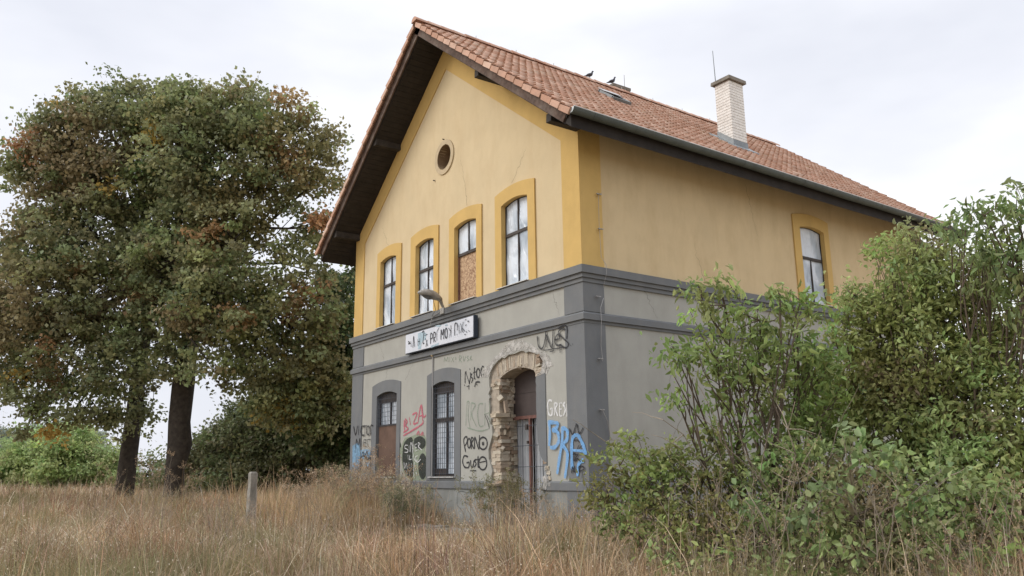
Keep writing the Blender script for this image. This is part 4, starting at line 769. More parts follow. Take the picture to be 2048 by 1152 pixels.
LP = empty('wall_lamp', (-5.2, -.1, 4.9)); tag(LP, 'weathered grey outdoor lamp on a curved arm above the sign', 'lamp')
S(MB().tube([(-4.90, -.02, 4.93), (-4.89, -.09, 4.97), (-4.88, -.15, 5.06), (-4.85, -.20, 5.14), (-4.82, -.30, 5.19)], [.03, .03, .035, .045, .06], 8), 'arm', M['lamp'], LP, True)
b = MB(); # drop-shaped head, dome above and flat rim below
axis0 = Vector((-4.84, -.20, 5.16)); axis1 = Vector((-4.56, -.96, 5.20)); nn = 10; kk = 12
dirv = (axis1-axis0); side = Vector((1, 0, 0)); upv = Vector((0, .05, 1)).normalized()
for i in range(nn+1):
    t = i/nn; w_ = .155*math.sin(math.pi*min(1, (t*.86+.10)))**.7; h_ = .16*math.sin(math.pi*min(1, t*.86+.10))**.8; p = axis0+dirv*t
    for q in range(kk):
        a = 2*math.pi*q/kk; hh = h_*math.sin(a) if math.sin(a) > 0 else .028*math.sin(a); b.v.append(tuple(p+side*(w_*math.cos(a))+upv*hh))
for i in range(nn):
    for q in range(kk): b.f.append((i*kk+q, i*kk+(q+1) % kk, (i+1)*kk+(q+1) % kk, (i+1)*kk+q)); b.m.append(0)
b.f.append(tuple(range(kk))); b.m.append(0); b.f.append(tuple(nn*kk+q for q in range(kk))); b.m.append(0)
S(b, 'lamp_shade', M['lamp'], LP, True)
b = MB()
for i in range(7):
    t = .35+.5*i/6; w_ = .11*math.sin(math.pi*i/6)+.01; p = axis0+dirv*t
    b.v += [tuple(p-side*w_-upv*.03), tuple(p-upv*(.03+.06*math.sin(math.pi*i/6))), tuple(p+side*w_-upv*.03)]
for i in range(6):
    for q in (0, 1): b.f.append((i*3+q, i*3+q+1, i*3+q+4, i*3+q+3)); b.m.append(0)
S(b, 'lens', mat('smoked_lens', (.12, .12, .12), .3), LP, True)
S(MB().box(-4.98, -4.82, -.145, -.117, 4.85, 4.99, j=.003).tube([(-4.9, -.145, 4.93), (-5.35, -.13, 4.86), (-5.42, -.14, 4.7), (-5.43, -.15, 4.62)], .008, 5, False), 'mounting_plate', M['lamp'], LP)
S(MB().tube([(-4.78, -.45, 5.14), (-5.0, -.25, 4.95), (-5.35, -.15, 4.86)], .006, 5, False), 'cable', M['frame'], LP)

# pigeons
def pigeon(loc, rot, up_, label):
    r = empty('pigeon', loc); r.rotation_euler = (0, 0, rot); tag(r, label, 'bird')
    spine = [(-.17, 0, .045, .012), (-.11, 0, .06, .022), (-.06, 0, .085, .042), (0, 0, .10, .055), (.05, 0, .125, .05), (.075, 0, .165*up_, .033), (.085, 0, .195*up_, .024), (.095, 0, .222*up_, .026), (.11, 0, .23*up_, .02), (.135, 0, .224*up_, .006)]
    b = MB(); k = 10
    for i, (x, y, z, rr) in enumerate(spine):
        a = spine[max(i-1, 0)]; c = spine[min(i+1, len(spine)-1)]; d = Vector((c[0]-a[0], 0, c[2]-a[2])).normalized(); n_ = Vector((-d.z, 0, d.x))
        for q in range(k):
            t = 2*math.pi*q/k; b.v.append(tuple(Vector((x, 0, z))+Vector((0, 1, 0))*(rr*.85*math.cos(t))+n_*(rr*math.sin(t))))
    for i in range(len(spine)-1):
        for q in range(k): b.f.append((i*k+q, i*k+(q+1) % k, (i+1)*k+(q+1) % k, (i+1)*k+q)); b.m.append(0)
    b.f.append(tuple(range(k))); b.m.append(0); b.f.append(tuple((len(spine)-1)*k+q for q in range(k))); b.m.append(0)
    b.build('body', M['bird'], r, True)
    for sgn in (-1, 1):
        MB().tube([(.0, .02*sgn, .06), (.005, .022*sgn, .0), (.03, .024*sgn, -.003)], .005, 5).build('foot', M['red'], r)
        MB().tube([(.05, .045*sgn, .12), (-.03, .05*sgn, .10), (-.12, .025*sgn, .07)], [.02, .03, .006], 6).build('wing', M['bird'], r, True)
pigeon((-5.0, 4.83, ROOF_Z+.095), R(70), 1, 'grey pigeon on the roof ridge, left of the pair')
pigeon((-5.66, 6.33, 12.845), R(60), 1.05, 'grey pigeon perched on the small chimney cap behind the ridge')

# old post standing in the grass
pz = float(gz(-8.92, -3.05)); PO = empty('old_post', (-8.92, -3.05, pz)); tag(PO, 'weathered grey concrete post standing alone in the dry grass', 'post')
b = MB(); 
for z_, w_ in ((-.1, .118), (.35, .115), (.36, .105), (.7, .108), (.95, .098), (1.22, .10), (1.26, .075)):
    for (sx, sy) in ((-1, -1), (1, -1), (1, 1), (-1, 1)): b.v.append((sx*w_+random.uniform(-.008, .008)+z_*.02, sy*w_*.8+random.uniform(-.008, .008), z_+random.uniform(-.006, .006)))
for i in range(6):
    for q in range(4): b.f.append((i*4+q, i*4+(q+1) % 4, i*4+4+(q+1) % 4, i*4+4+q)); b.m.append(0)
b.f.append((24, 25, 26, 27)); b.m.append(0)
b.build('post_shaft', M['conc'], PO)
for z_ in (.55, .9): MB().tube([(-.12, 0, z_), (-.16, 0, z_+.01), (-.16, 0, z_+.05)], .008, 5).build('wire_hook', M['bars'], PO)
# concrete edge of the old platform before the door
b = MB(); x = -5.2
while x < -.3:
    w_ = random.uniform(.5, .8); bb = MB().box(x, x+w_-.03, -1.15+random.uniform(-.03, .03), -.75, -.05, .15+random.uniform(-.02, .02), j=.02)
    o = bb.build('paving_slab', M['conc']); 
    if x < -5.1: PS = empty('platform_edge', (-3, -.95, 0)); tag(PS, 'broken pale concrete platform edge in the grass before the doorway', 'kerb')
    o.parent = PS; o.location = -PS.location; x += w_

# ------------------------------------------------------------------ vegetation
def fast_mesh(name, V, F, mt, cols=None, parent=None, smooth=False):
    """V (n,3), F list of arrays of equal-size faces"""
    me = bpy.data.meshes.new(name); me.vertices.add(len(V)); me.vertices.foreach_set('co', np.asarray(V, np.float32).ravel())
    fs = [np.asarray(f, np.int32) for f in F]; loops = np.concatenate([f.ravel() for f in fs]); sizes = np.concatenate([np.full(len(f), f.shape[1], np.int32) for f in fs])
    me.loops.add(len(loops)); me.loops.foreach_set('vertex_index', loops); me.polygons.add(len(sizes))
    me.polygons.foreach_set('loop_start', np.concatenate([[0], np.cumsum(sizes)[:-1]]).astype(np.int32)); me.polygons.foreach_set('loop_total', sizes)
    me.materials.append(mt)
    if cols is not None:
        at = me.attributes.new('leafcol', 'FLOAT_COLOR', 'POINT'); c4 = np.ones((len(V), 4), np.float32); c4[:, :3] = cols; at.data.foreach_set('color', c4.ravel())
    if smooth: me.polygons.foreach_set('use_smooth', np.ones(len(sizes), bool))
    me.update(calc_edges=True); me.validate()
    o = bpy.data.objects.new(name, me); COL.objects.link(o)
    if parent: o.parent = parent; o.location = -parent.location; o['kind'] = 'stuff'
    return o
def unit(v): return v/np.maximum(np.linalg.norm(v, axis=-1, keepdims=True), 1e-9)
# templates: x along the leaf, y across, z normal
T_QUAD = (np.array([(0, 0, 0), (.45, -.5, .06), (1, 0, 0), (.5, .5, .06)]), np.array([(0, 1, 2), (0, 2, 3)]))
T_LEAF = (np.array([(0, 0, 0), (.35, -.5, .10), (.75, -.3, .06), (1, 0, -.05), (.75, .3, .06), (.35, .5, .10), (.5, 0, -.02)]), np.array([(0, 1, 6), (1, 2, 6), (2, 3, 6), (3, 4, 6), (4, 5, 6), (5, 0, 6)]))
def leaves(name, P, D, Nn, size, asp, cols, tmpl, parent, mt=None):
    P = np.asarray(P); D = unit(D); B = unit(np.cross(Nn, D)); Nn = np.cross(D, B); tv, tf = tmpl; k = len(tv)
    V = (P[:, None, :]+D[:, None, :]*(tv[None, :, 0:1]*size[:, None, None])+B[:, None, :]*(tv[None, :, 1:2]*size[:, None, None]*asp)+Nn[:, None, :]*(tv[None, :, 2:3]*size[:, None, None])).reshape(-1, 3)
    F = (tf[None]+(np.arange(len(P))*k)[:, None, None]).reshape(-1, 3)
    return fast_mesh(name, V, [F], mt or M['leaf'], np.repeat(cols, k, 0), parent)
def tubes(name, segs, parent, mt, k=5):
    """segs: list of (points list, radii list)"""
    VV = []; FF = []; n0 = 0; ang = np.arange(k)*2*np.pi/k
    for pts, rad in segs:
        p = np.asarray(pts, float); r = np.asarray(rad, float); d = np.gradient(p, axis=0); d = unit(d)
        a = np.cross(d, np.array([.3, .2, .93])); a = unit(np.where(np.linalg.norm(a, axis=1, keepdims=True) < .1, np.cross(d, [1, 0, 0.]), a)); b_ = np.cross(d, a)
        v = p[:, None]+(a[:, None]*np.cos(ang)[None, :, None]+b_[:, None]*np.sin(ang)[None, :, None])*r[:, None, None]
        VV.append(v.reshape(-1, 3)); m_ = len(p); i, j = np.meshgrid(np.arange(m_-1), np.arange(k), indexing='ij')
        q = np.stack([i*k+j, i*k+(j+1) % k, (i+1)*k+(j+1) % k, (i+1)*k+j], -1).reshape(-1, 4)+n0; FF.append(q); n0 += m_*k
    return fast_mesh(name, np.concatenate(VV), [np.concatenate(FF)], mt, None, parent, True)
def curve(a, b, bend=.12, n=6, sag=0.0, rng=RNG):
    a = np.asarray(a, float); b = np.asarray(b, float); L_ = np.linalg.norm(b-a); off = rng.normal(0, 1, 3)*L_*bend
    t = np.linspace(0, 1, n)[:, None]; p = a+(b-a)*t+off*(t*(1-t)*4)*.6; p[:, 2] += (-sag*L_*(t*(1-t)*4))[:, 0]
    p[1:-1] += rng.normal(0, L_*.012, (n-2, 3)); return p
LOBES={'tree_right': [(-16.91, 0.38, 3.78, 1.06), (-16.16, 1.57, 3.42, 1.06), (-17.39, -0.56, 4.48, 0.88), (-15.69, 1.9, 4.27, 0.79), (-17.37, -3.28, 13.83, 1.08), (-16.68, -2.44, 14.17, 0.9), (-18.34, -3.94, 14.33, 1.0), (-15.85, -1.06, 13.61, 1.27), (-15.24, 0.03, 12.98, 1.27), (-14.63, 0.61, 11.39, 0.99), (-14.5, 0.63, 9.53, 0.97), (-15.14, 0.21, 8.32, 1.23), (-15.92, -0.38, 11.59, 1.45), (-17.37, -1.49, 13.77, 1.5), (-17.17, -2.13, 11.61, 1.72), (-16.28, -1.72, 9.22, 1.66), (-16.1, -0.61, 6.98, 1.49), (-15.59, 0.5, 5.95, 1.4), (-14.53, 0.75, 6.86, 0.95), (-15.94, -2.19, 7.12, 1.44), (-18.55, -3.15, 13.8, 1.32), (-16.19, 0.06, 4.95, 1.32), (-15.45, 1.23, 4.59, 1.06), (-19.6, -2.03, 9.4, 1.62), (-16.93, -1.11, 5.3, 0.97), (-16.81, -0.36, 3.78, 0.8), (-16.56, 0.99, 3.46, 0.99), (-16.57, -2.19, 4.85, 0.77), (-18.08, -2.8, 14.6, 0.76), (-17.98, -2.2, 13.42, 1.04), (-15.28, -0.58, 14.38, 0.56), (-16.93, -1.33, 14.94, 0.67), (-14.66, 0.83, 12.97, 0.65)], 'tree_left': [(-22.09, -6.65, 14.66, 0.92), (-22.53, -7.16, 14.39, 0.86), (-19.31, -3.77, 14.95, 0.91), (-18.31, -3.2, 14.81, 0.78), (-17.62, -3.46, 12.53, 1.25), (-17.44, -2.87, 10.72, 1.33), (-18.14, -3.21, 8.64, 1.41), (-17.59, -2.41, 7.19, 1.22), (-23.03, -7.53, 13.54, 1.07), (-23.5, -7.9, 12.8, 0.88), (-22.54, -6.7, 13.15, 1.17), (-21.0, -5.19, 14.81, 1.46), (-20.22, -4.1, 14.79, 1.36), (-21.9, -5.8, 15.42, 0.9), (-21.91, -5.74, 12.95, 1.65), (-21.02, -4.27, 12.37, 1.84), (-23.01, -6.63, 11.28, 1.46), (-23.85, -7.23, 9.8, 1.46), (-21.36, -5.54, 9.86, 1.78), (-20.14, -3.68, 9.47, 1.6), (-22.68, -6.68, 8.03, 1.69), (-21.46, -4.82, 7.65, 1.78), (-19.92, -3.37, 7.16, 1.48), (-24.04, -7.24, 6.87, 1.43), (-22.56, -5.66, 5.85, 1.6), (-21.01, -4.2, 5.4, 1.39), (-23.59, -6.76, 4.97, 1.22), (-19.03, -3.07, 5.06, 0.9), (-22.47, -4.83, 4.03, 1.04), (-23.48, -6.17, 3.87, 0.76), (-21.75, -3.76, 3.84, 0.85), (-25.22, -8.63, 8.48, 1.65), (-25.83, -8.47, 5.86, 1.46), (-17.74, -2.64, 6.34, 0.97), (-20.74, -3.07, 12.53, 1.48), (-21.94, -3.0, 3.5, 0.49), (-24.1, -6.66, 2.89, 0.33), (-23.33, -5.61, 2.96, 0.39)], 'far_bush': [(-59.61, -3.08, 2.09, 2.23), (-55.72, -1.3, 2.38, 2.15), (-54.33, 0.79, 2.0, 1.79), (-62.08, -3.24, 2.68, 1.53), (-58.54, -2.22, 3.7, 1.56), (-61.07, -4.78, 1.21, 1.48), (-55.07, -0.86, 3.6, 1.36), (-55.87, 2.44, 1.29, 1.3), (-62.33, -6.62, 1.42, 1.86)], 'far_tree_grey': [(-102.66, -2.3, 4.06, 2.47), (-101.41, -0.32, 3.45, 2.35), (-103.97, -4.25, 4.37, 2.94), (-81.92, 0.05, 4.52, 1.58), (-80.63, 1.57, 5.22, 1.39), (-79.62, 3.27, 4.48, 1.58), (-82.53, -0.15, 2.84, 1.48), (-100.8, 9.92, 1.92, 2.47)], 'back_row': [(-27.24, 1.36, 2.67, 0.96), (-26.61, 1.77, 3.89, 0.73), (-24.56, 2.65, 4.45, 0.89), (-25.32, 2.09, 3.16, 1.0), (-22.52, 3.7, 4.55, 0.97), (-28.95, 0.98, 2.03, 0.94), (-26.71, 1.97, 2.99, 0.87), (-25.02, 2.42, 3.37, 1.11), (-23.18, 3.1, 3.71, 1.19), (-21.74, 3.93, 2.19, 1.26), (-24.01, 2.59, 2.04, 1.19), (-25.83, 1.88, 1.86, 1.0), (-23.73, 1.71, 0.79, 0.84), (-21.55, 3.06, 0.58, 0.92), (-29.02, 1.02, 1.69, 1.06), (-28.34, 1.7, 2.36, 1.06), (-26.08, 1.78, 1.21, 1.11), (-27.25, 3.23, 2.34, 1.64), (-24.37, 3.59, 2.7, 1.56), (-22.95, 2.71, 0.98, 1.26), (-22.14, 3.69, 1.38, 1.26), (-32.62, -0.4, 1.5, 0.87), (-20.46, 3.82, 2.56, 1.22), (-23.26, 4.47, 4.42, 1.34), (-20.18, 4.36, 2.15, 1.02), (-24.7, 0.34, 0.81, 0.74), (-29.83, 0.15, 1.01, 0.94), (-27.22, 2.66, 3.95, 0.94)], 'tree_behind': [(-16.4, 2.28, 7.5, 1.02), (-16.9, 2.16, 6.06, 1.11), (-16.85, 2.78, 4.6, 1.11), (-17.7, 2.23, 2.99, 1.11), (-17.42, 3.2, 6.02, 1.15), (-17.63, 3.63, 8.68, 0.79), (-19.52, 2.48, 4.84, 1.09), (-17.3, 2.85, 2.8, 1.11), (-17.36, 3.33, 1.35, 0.93)], 'willow': [(-35.89, 3.3, 2.84, 0.83), (-35.38, 4.13, 2.56, 0.78), (-36.58, 2.76, 1.77, 0.78)], 'elder': [(5.24, -2.81, 3.19, 0.12), (5.38, -2.63, 3.24, 0.12), (5.81, -1.8, 3.08, 0.16), (5.75, -2.08, 3.12, 0.14), (5.57, -2.1, 2.53, 0.28), (5.59, -1.25, 2.24, 0.32), (5.48, -2.3, 2.75, 0.25), (5.02, -3.03, 2.52, 0.12), (4.93, -2.97, 2.04, 0.1), (5.53, -1.63, 1.66, 0.25), (5.37, -2.56, 3.02, 0.28), (5.22, -2.8, 3.08, 0.19), (5.57, -2.23, 2.85, 0.31), (5.69, -1.75, 2.99, 0.28), (5.25, -2.72, 2.52, 0.33), (5.4, -2.25, 2.31, 0.39), (5.59, -1.68, 2.44, 0.4), (5.14, -3.01, 2.46, 0.16), (5.6, -1.2, 2.59, 0.35), (5.33, -1.68, 1.95, 0.35), (5.47, -1.12, 1.9, 0.35), (5.25, -2.69, 2.03, 0.19), (5.23, -2.28, 1.77, 0.22)], 'low_bush': [(4.4, -3.18, 1.57, 0.16), (4.99, -2.52, 1.56, 0.25), (5.14, -2.22, 1.28, 0.28), (4.01, -3.29, 1.36, 0.13), (4.7, -3.12, 1.13, 0.27), (4.18, -3.32, 0.7, 0.17), (4.21, -3.16, 1.3, 0.26), (4.53, -3.02, 1.19, 0.31), (4.76, -2.77, 1.34, 0.28), (4.08, -3.22, 0.97, 0.26), (4.58, -3.17, 0.82, 0.3), (4.91, -2.89, 0.87, 0.32), (4.94, -2.42, 1.12, 0.31), (5.23, -2.73, 0.67, 0.32), (3.92, -3.3, 1.08, 0.17), (4.71, -2.87, 1.45, 0.17), (5.06, -3.24, 0.49, 0.26), (4.37, -3.2, 0.6, 0.19)], 'big_bush': [(6.03, -0.19, 3.79, 0.28), (5.65, -0.53, 3.32, 0.26), (6.09, 0.33, 4.05, 0.24), (5.52, -0.53, 2.84, 0.31), (5.31, -0.61, 2.3, 0.31), (5.39, -0.94, 1.62, 0.36), (5.85, -0.2, 2.27, 0.42), (6.33, 0.35, 3.49, 0.43), (6.04, 0.09, 3.13, 0.49), (5.83, -0.21, 3.13, 0.37), (6.42, 0.66, 3.0, 0.56), (6.24, -0.08, 2.47, 0.53), (6.53, 0.29, 2.11, 0.59), (5.64, -0.24, 2.53, 0.43), (5.41, -0.38, 2.05, 0.43), (5.98, -0.33, 1.72, 0.53), (6.52, -0.33, 1.42, 0.5), (6.81, 0.07, 1.41, 0.45), (6.12, 0.75, 3.98, 0.36), (5.91, 0.5, 3.86, 0.26), (6.93, 0.67, 2.56, 0.53), (7.09, 0.36, 1.68, 0.5), (6.63, 0.75, 3.54, 0.43)], 'top_bush': [(7.24, -0.33, 3.96, 0.28), (7.44, -0.06, 4.01, 0.31), (6.99, -0.28, 3.86, 0.23), (7.37, 0.05, 3.47, 0.33), (7.09, -0.01, 3.52, 0.34), (7.62, 0.15, 4.12, 0.33), (6.77, -0.14, 4.06, 0.16), (7.35, 0.19, 3.03, 0.33)], 'dark_under': [(5.29, -3.62, 0.45, 0.2), (5.81, -3.42, 0.45, 0.21), (6.27, -3.29, 0.41, 0.22), (6.64, -2.78, 0.43, 0.25), (7.03, -2.23, 0.42, 0.25), (7.38, -1.58, 0.44, 0.27), (7.42, -0.89, 0.63, 0.29), (5.64, -2.19, 1.22, 0.37), (6.06, -1.94, 1.17, 0.42), (6.38, -1.65, 1.11, 0.41), (6.11, -2.42, 0.79, 0.35), (6.51, -2.2, 0.75, 0.34), (6.99, -1.89, 0.75, 0.38), (6.76, -1.6, 1.02, 0.35), (7.02, -1.18, 0.86, 0.4), (5.88, -2.73, 0.74, 0.3), (5.42, -2.43, 1.02, 0.27), (5.64, -1.97, 1.54, 0.27), (7.21, -0.95, 0.91, 0.35), (6.85, -2.15, 0.44, 0.28), (6.12, -2.64, 0.47, 0.24)], 'pale_vine': [(6.73, -2.57, 1.59, 0.19), (6.79, -2.55, 1.26, 0.16), (6.66, -2.85, 1.13, 0.14), (7.0, -2.31, 0.95, 0.16), (6.43, -3.08, 0.91, 0.14), (6.92, -2.41, 1.4, 0.14), (7.31, -1.96, 1.16, 0.14), (5.93, -3.09, 0.95, 0.14)]}

def palette(n, base, var, rng, accents=()):
    c = np.asarray(base)[None]*(1+rng.normal(0, var, (n, 1)))*(1+rng.normal(0, var*.4, (n, 3)))
    return np.clip(c, .004, .9)
def foliage(lobes, per_m3, clump_r, leaves_per, size, base, seed, droop=.3, accents=(), shell=.35, flat=.6, cmax=100000, keep=None):
    """clump centres spread through the lobes, biased to their outer part; leaves spread round each clump.
    returns leaf arrays and clump centres"""
    rng = np.random.default_rng(seed); C = []; I = []
    for li, (x, y, z, r) in enumerate(lobes):
        n = max(4, int(per_m3*r**2.4)); u = unit(rng.normal(0, 1, (n, 3))); rad = r*(shell+(1-shell)*rng.random(n)**.5)*(1+rng.normal(0, .10, n))
        C.append(np.array([x, y, z])+u*rad[:, None]); I += [li]*n
    C = np.concatenate(C); I = np.array(I)
    if keep is not None: k_ = keep(C); C, I = C[k_], I[k_]
    nC = len(C); cr_ = clump_r*(.6+.8*rng.random(nC)); lp = leaves_per
    cb = palette(nC, base, .16, rng)
    for colr, frac, nlobe in accents:
        # patches: a few compact groups of clumps take this colour
        for _ in range(nlobe):
            c0 = C[rng.integers(nC)]; d = np.linalg.norm(C-c0, axis=1); sel = (d < frac*(.6+.8*rng.random())) & (rng.random(nC) < .75); m_ = rng.uniform(.4, .95); cb[sel] = cb[sel]*(1-m_)+np.asarray(colr)*m_
    idx = np.repeat(np.arange(nC), lp); n = len(idx)
    # each clump is a flattened drooping spray
    ax = unit(rng.normal(0, 1, (nC, 3))*[1, 1, flat]); off = rng.normal(0, .5, (n, 3))*[1, 1, flat]
    t = rng.random(n)-.5
    P = C[idx]+off*cr_[idx][:, None]+ax[idx]*(t*1.6*cr_[idx])[:, None]; P[:, 2] -= droop*cr_[idx]*(t+.5)**2
    D = unit(ax[idx]*.6+rng.normal(0, .7, (n, 3))+np.array([0, 0, -droop])); Nn = unit(rng.normal(0, .95, (n, 3))+np.array([0, 0, .8]))
    sz = size*(.45+1.0*rng.random(n)**.8); cols = cb[idx]*(1+rng.normal(0, .18, (n, 1))); old = rng.random(n) < .04
    cols[old] = cols[old]*.5+np.array([.16, .12, .04])*.6
    return P, D, Nn, sz, np.clip(cols, .004, .9), C, I
def skeleton(root, fork, lobes, C, I, r0, rng, trunk_r=None, twig=.5, twr=.012):
    segs = []
    for li, (x, y, z, r) in enumerate(lobes):
        c = np.array([x, y, z]); p = curve(fork+rng.normal(0, .1, 3), c, .10, 7, rng=rng); segs.append((p, np.linspace(r0, r0*.28, 7)))
        own = C[I == li]
        for q in own[rng.random(len(own)) < twig]:
            st = p[rng.integers(3, 7)]; segs.append((curve(st, q, .12, 4, rng=rng), np.linspace(twr*2, twr*.5, 4)))
    return segs
# two big lime trees
def big_tree(name, label, lobes, root, trunk_pts, trunk_r, fork_z, seed, base, accents, per, lp):
    rng = np.random.default_rng(seed); t = empty(name, tuple(root)); tag(t, label, 'tree')
    P, D, Nn, sz, cols, C, I = foliage(lobes, per, .42, lp, .14, base, seed, .5, accents, shell=.30, flat=.5)
    leaves('crown', P, D, Nn, sz, .8, cols, T_QUAD, t)
    segs = [(trunk_pts, trunk_r)]; fork = np.array(trunk_pts[-1])
    # main scaffold limbs
    tubes('trunk', segs, t, M['bark'], 14)
    f1 = np.array(trunk_pts[-2])
    tubes('branches', skeleton(root, (fork+f1)/2, lobes, C, I, .10, rng, twig=.22, twr=.014), t, M['bark'], 5)
    return t
fwh = np.array([fw.x, fw.y, 0])/math.hypot(fw.x, fw.y); rth = np.array([rt.x, rt.y, 0])
R1 = np.array([-23.33, -3.21, .22]); R2 = np.array([-20.06, -2.17, .22])
def tp(root, L_): return [tuple(root+rth*a+fwh*c+np.array([0, 0, z])) for a, c, z in L_]
big_tree('lime_tree', 'large browning lime tree with the straighter trunk, left of the pair', LOBES['tree_left'], R1, tp(R1, [(-.05, 0, -.1), (0, 0, .3), (.02, 0, 1.5), (.1, 0, 3.2), (.12, .05, 5), (.3, .1, 7.5), (.5, .1, 10.5)]), [.44, .36, .33, .31, .28, .2, .10], 7, 3, (.24, .257, .125), (((.46, .25, .13), .6, 14), ((.58, .36, .08), .4, 9), ((.33, .26, .15), 1.5, 9)), 24, 66)
big_tree('lime_tree', 'large lime tree with yellowing leaves and a knobbly trunk, nearest the house', LOBES['tree_right'], R2, tp(R2, [(-.05, 0, -.1), (-.02, 0, .35), (-.05, 0, 1.2), (.06, 0, 2.1), (-.02, 0, 2.9), (.02, 0, 4.3), (.15, .1, 7), (.6, .2, 10.5)]), [.46, .36, .33, .42, .38, .40, .25, .11], 8, 5, (.268, .285, .135), (((.46, .26, .13), .6, 13), ((.55, .37, .08), .45, 10), ((.26, .22, .10), 1.5, 5)), 20, 64)
def shrub(name, label, cat, root, lobes, seed, per, clump, lp, size, asp, base, tmpl, accents=(), stems=6, stem_r=.03, trans=None, group=None, keep=None, droop=.3, twig=.6, mt='twig', twr=.005, flat=.6, shell=.3, spread=.25):
    rng = np.random.default_rng(seed); root = np.array(root, float); root[2] = float(gz(root[0], root[1])) if root[2] > -50 else 0
    t = empty(name, tuple(root)); tag(t, label, cat, group)
    P, D, Nn, sz, cols, C, I = foliage(lobes, per, clump, lp, size, base, seed, droop, accents, shell=shell, flat=flat, keep=keep)
    ok = P[:, 2] > gz(P[:, 0], P[:, 1])+.02; ok &= ~((P[:, 0] < .12) & (P[:, 0] > -10.1) & (P[:, 1] > -.12) & (P[:, 1] < 12.6) & (P[:, 2] < 9))
    leaves('foliage', P[ok], D[ok], Nn[ok], sz[ok], asp, cols[ok], tmpl, t)
    segs = []
    for li, (x, y, z, r) in enumerate(lobes):
        b0 = root+np.append(rng.normal(0, spread, 2), 0) if spread < .9 else np.array([x+rng.normal(0, .4), y+rng.normal(0, .4), float(gz(x, y))]); p = curve(b0, (x, y, z), .10, 8, rng=rng); segs.append((p, np.linspace(stem_r*rng.uniform(.5, 1), stem_r*.25, 8)))
        own = C[I == li]
        for q in own[rng.random(len(own)) < twig]: segs.append((curve(p[rng.integers(4, 8)], q, .14, 4, rng=rng), np.linspace(twr*2, twr*.6, 4)))
    tubes('stems', segs, t, M[mt], 5)
    return t
# far and middle background
shrub('grey_willow', 'distant grey green willow trees at the left edge of the photo', 'tree', (-60, -40, 0), LOBES['far_tree_grey'], 31, 7, 1.0, 110, .42, .35, (.27, .31, .26), T_QUAD, stem_r=.2, twig=.1, spread=2, twr=.03)
shrub('leafy_bush', 'broad bright green bush beyond the field, left of the tree trunks', 'bush', (-41, -20, 0), LOBES['far_bush'], 32, 20, .6, 80, .24, .5, (.38, .47, .20), T_QUAD, stem_r=.06, twig=.1, spread=2.5, twr=.02)
shrub('silver_bush', 'pale silvery bush showing between the trunks and the dark hedge', 'bush', (-31, 3, 0), LOBES['willow'], 33, 26, .4, 60, .16, .35, (.20, .24, .15), T_QUAD, stem_r=.05, twig=.2, spread=1, twr=.015)
shrub('hedge', 'dark tangled hedge under and behind the two big trees', 'hedge', (-24, 5, 0), LOBES['back_row'], 34, 26, .5, 70, .16, .6, (.16, .18, .085), T_QUAD, (((.10, .075, .035), 1.0, 6),), stem_r=.05, twig=.3, spread=2.2, twr=.015, mt='bark')
shrub('maple_tree', 'dark green tree close to the left corner of the house', 'tree', (-18.1, 3.3, 0), LOBES['tree_behind'], 35, 34, .4, 70, .15, .8, (.11, .15, .065), T_QUAD, stem_r=.12, twig=.3, spread=.5, twr=.012, mt='bark')
# near shrubs on the right
shrub('box_elder', 'bright green young box elder with several leaning stems in front of the side wall', 'shrub', (5.1, -1.7, 0), LOBES['elder'], 41, 200, .16, 18, .095, .38, (.27, .36, .12), T_LEAF, (((.32, .34, .14), .35, 5),), stem_r=.028, twig=.8, droop=.6, twr=.005, flat=.7, shell=.2)
shrub('spindle_bush', 'low olive green bush against the foot of the house corner', 'bush', (4.7, -2.5, 0), LOBES['low_bush'], 42, 460, .13, 16, .065, .5, (.28, .33, .12), T_LEAF, (((.27, .24, .09), .3, 7),), stem_r=.015, twig=.6, droop=.4, twr=.004)
shrub('elder_bush', 'large dark green bush filling the right edge in front of the house', 'bush', (5.9, .65, 0), LOBES['big_bush'], 43, 560, .17, 20, .066, .5, (.33, .41, .16), T_LEAF, (((.26, .19, .13), .35, 8), ((.30, .32, .11), .6, 10)), stem_r=.035, twig=.25, droop=.5, twr=.005)
shrub('ash_sapling', 'tall light green sapling rising above the big bush at the right edge', 'shrub', (6.7, .8, 0), LOBES['top_bush'], 44, 190, .17, 17, .10, .38, (.24, .31, .13), T_LEAF, stem_r=.03, twig=.8, droop=.7, twr=.005, shell=.2)
shrub('bramble_thicket', 'dark bramble thicket along the bottom of the right side', 'bush', (6.0, -2.2, 0), LOBES['dark_under'], 45, 300, .15, 18, .070, .55, (.29, .36, .14), T_LEAF, (((.34, .26, .17), .3, 9),), stem_r=.012, twig=.5, droop=.4, twr=.004, spread=.8)
shrub('pale_vine', 'pale green vine leaves hanging in front of the bramble thicket', 'vine', (6.3, -2.1, 0), LOBES['pale_vine'], 46, 70, .12, 9, .085, .6, (.24, .31, .14), T_LEAF, stem_r=.010, twig=.8, droop=.5, twr=.004, mt='palewig')
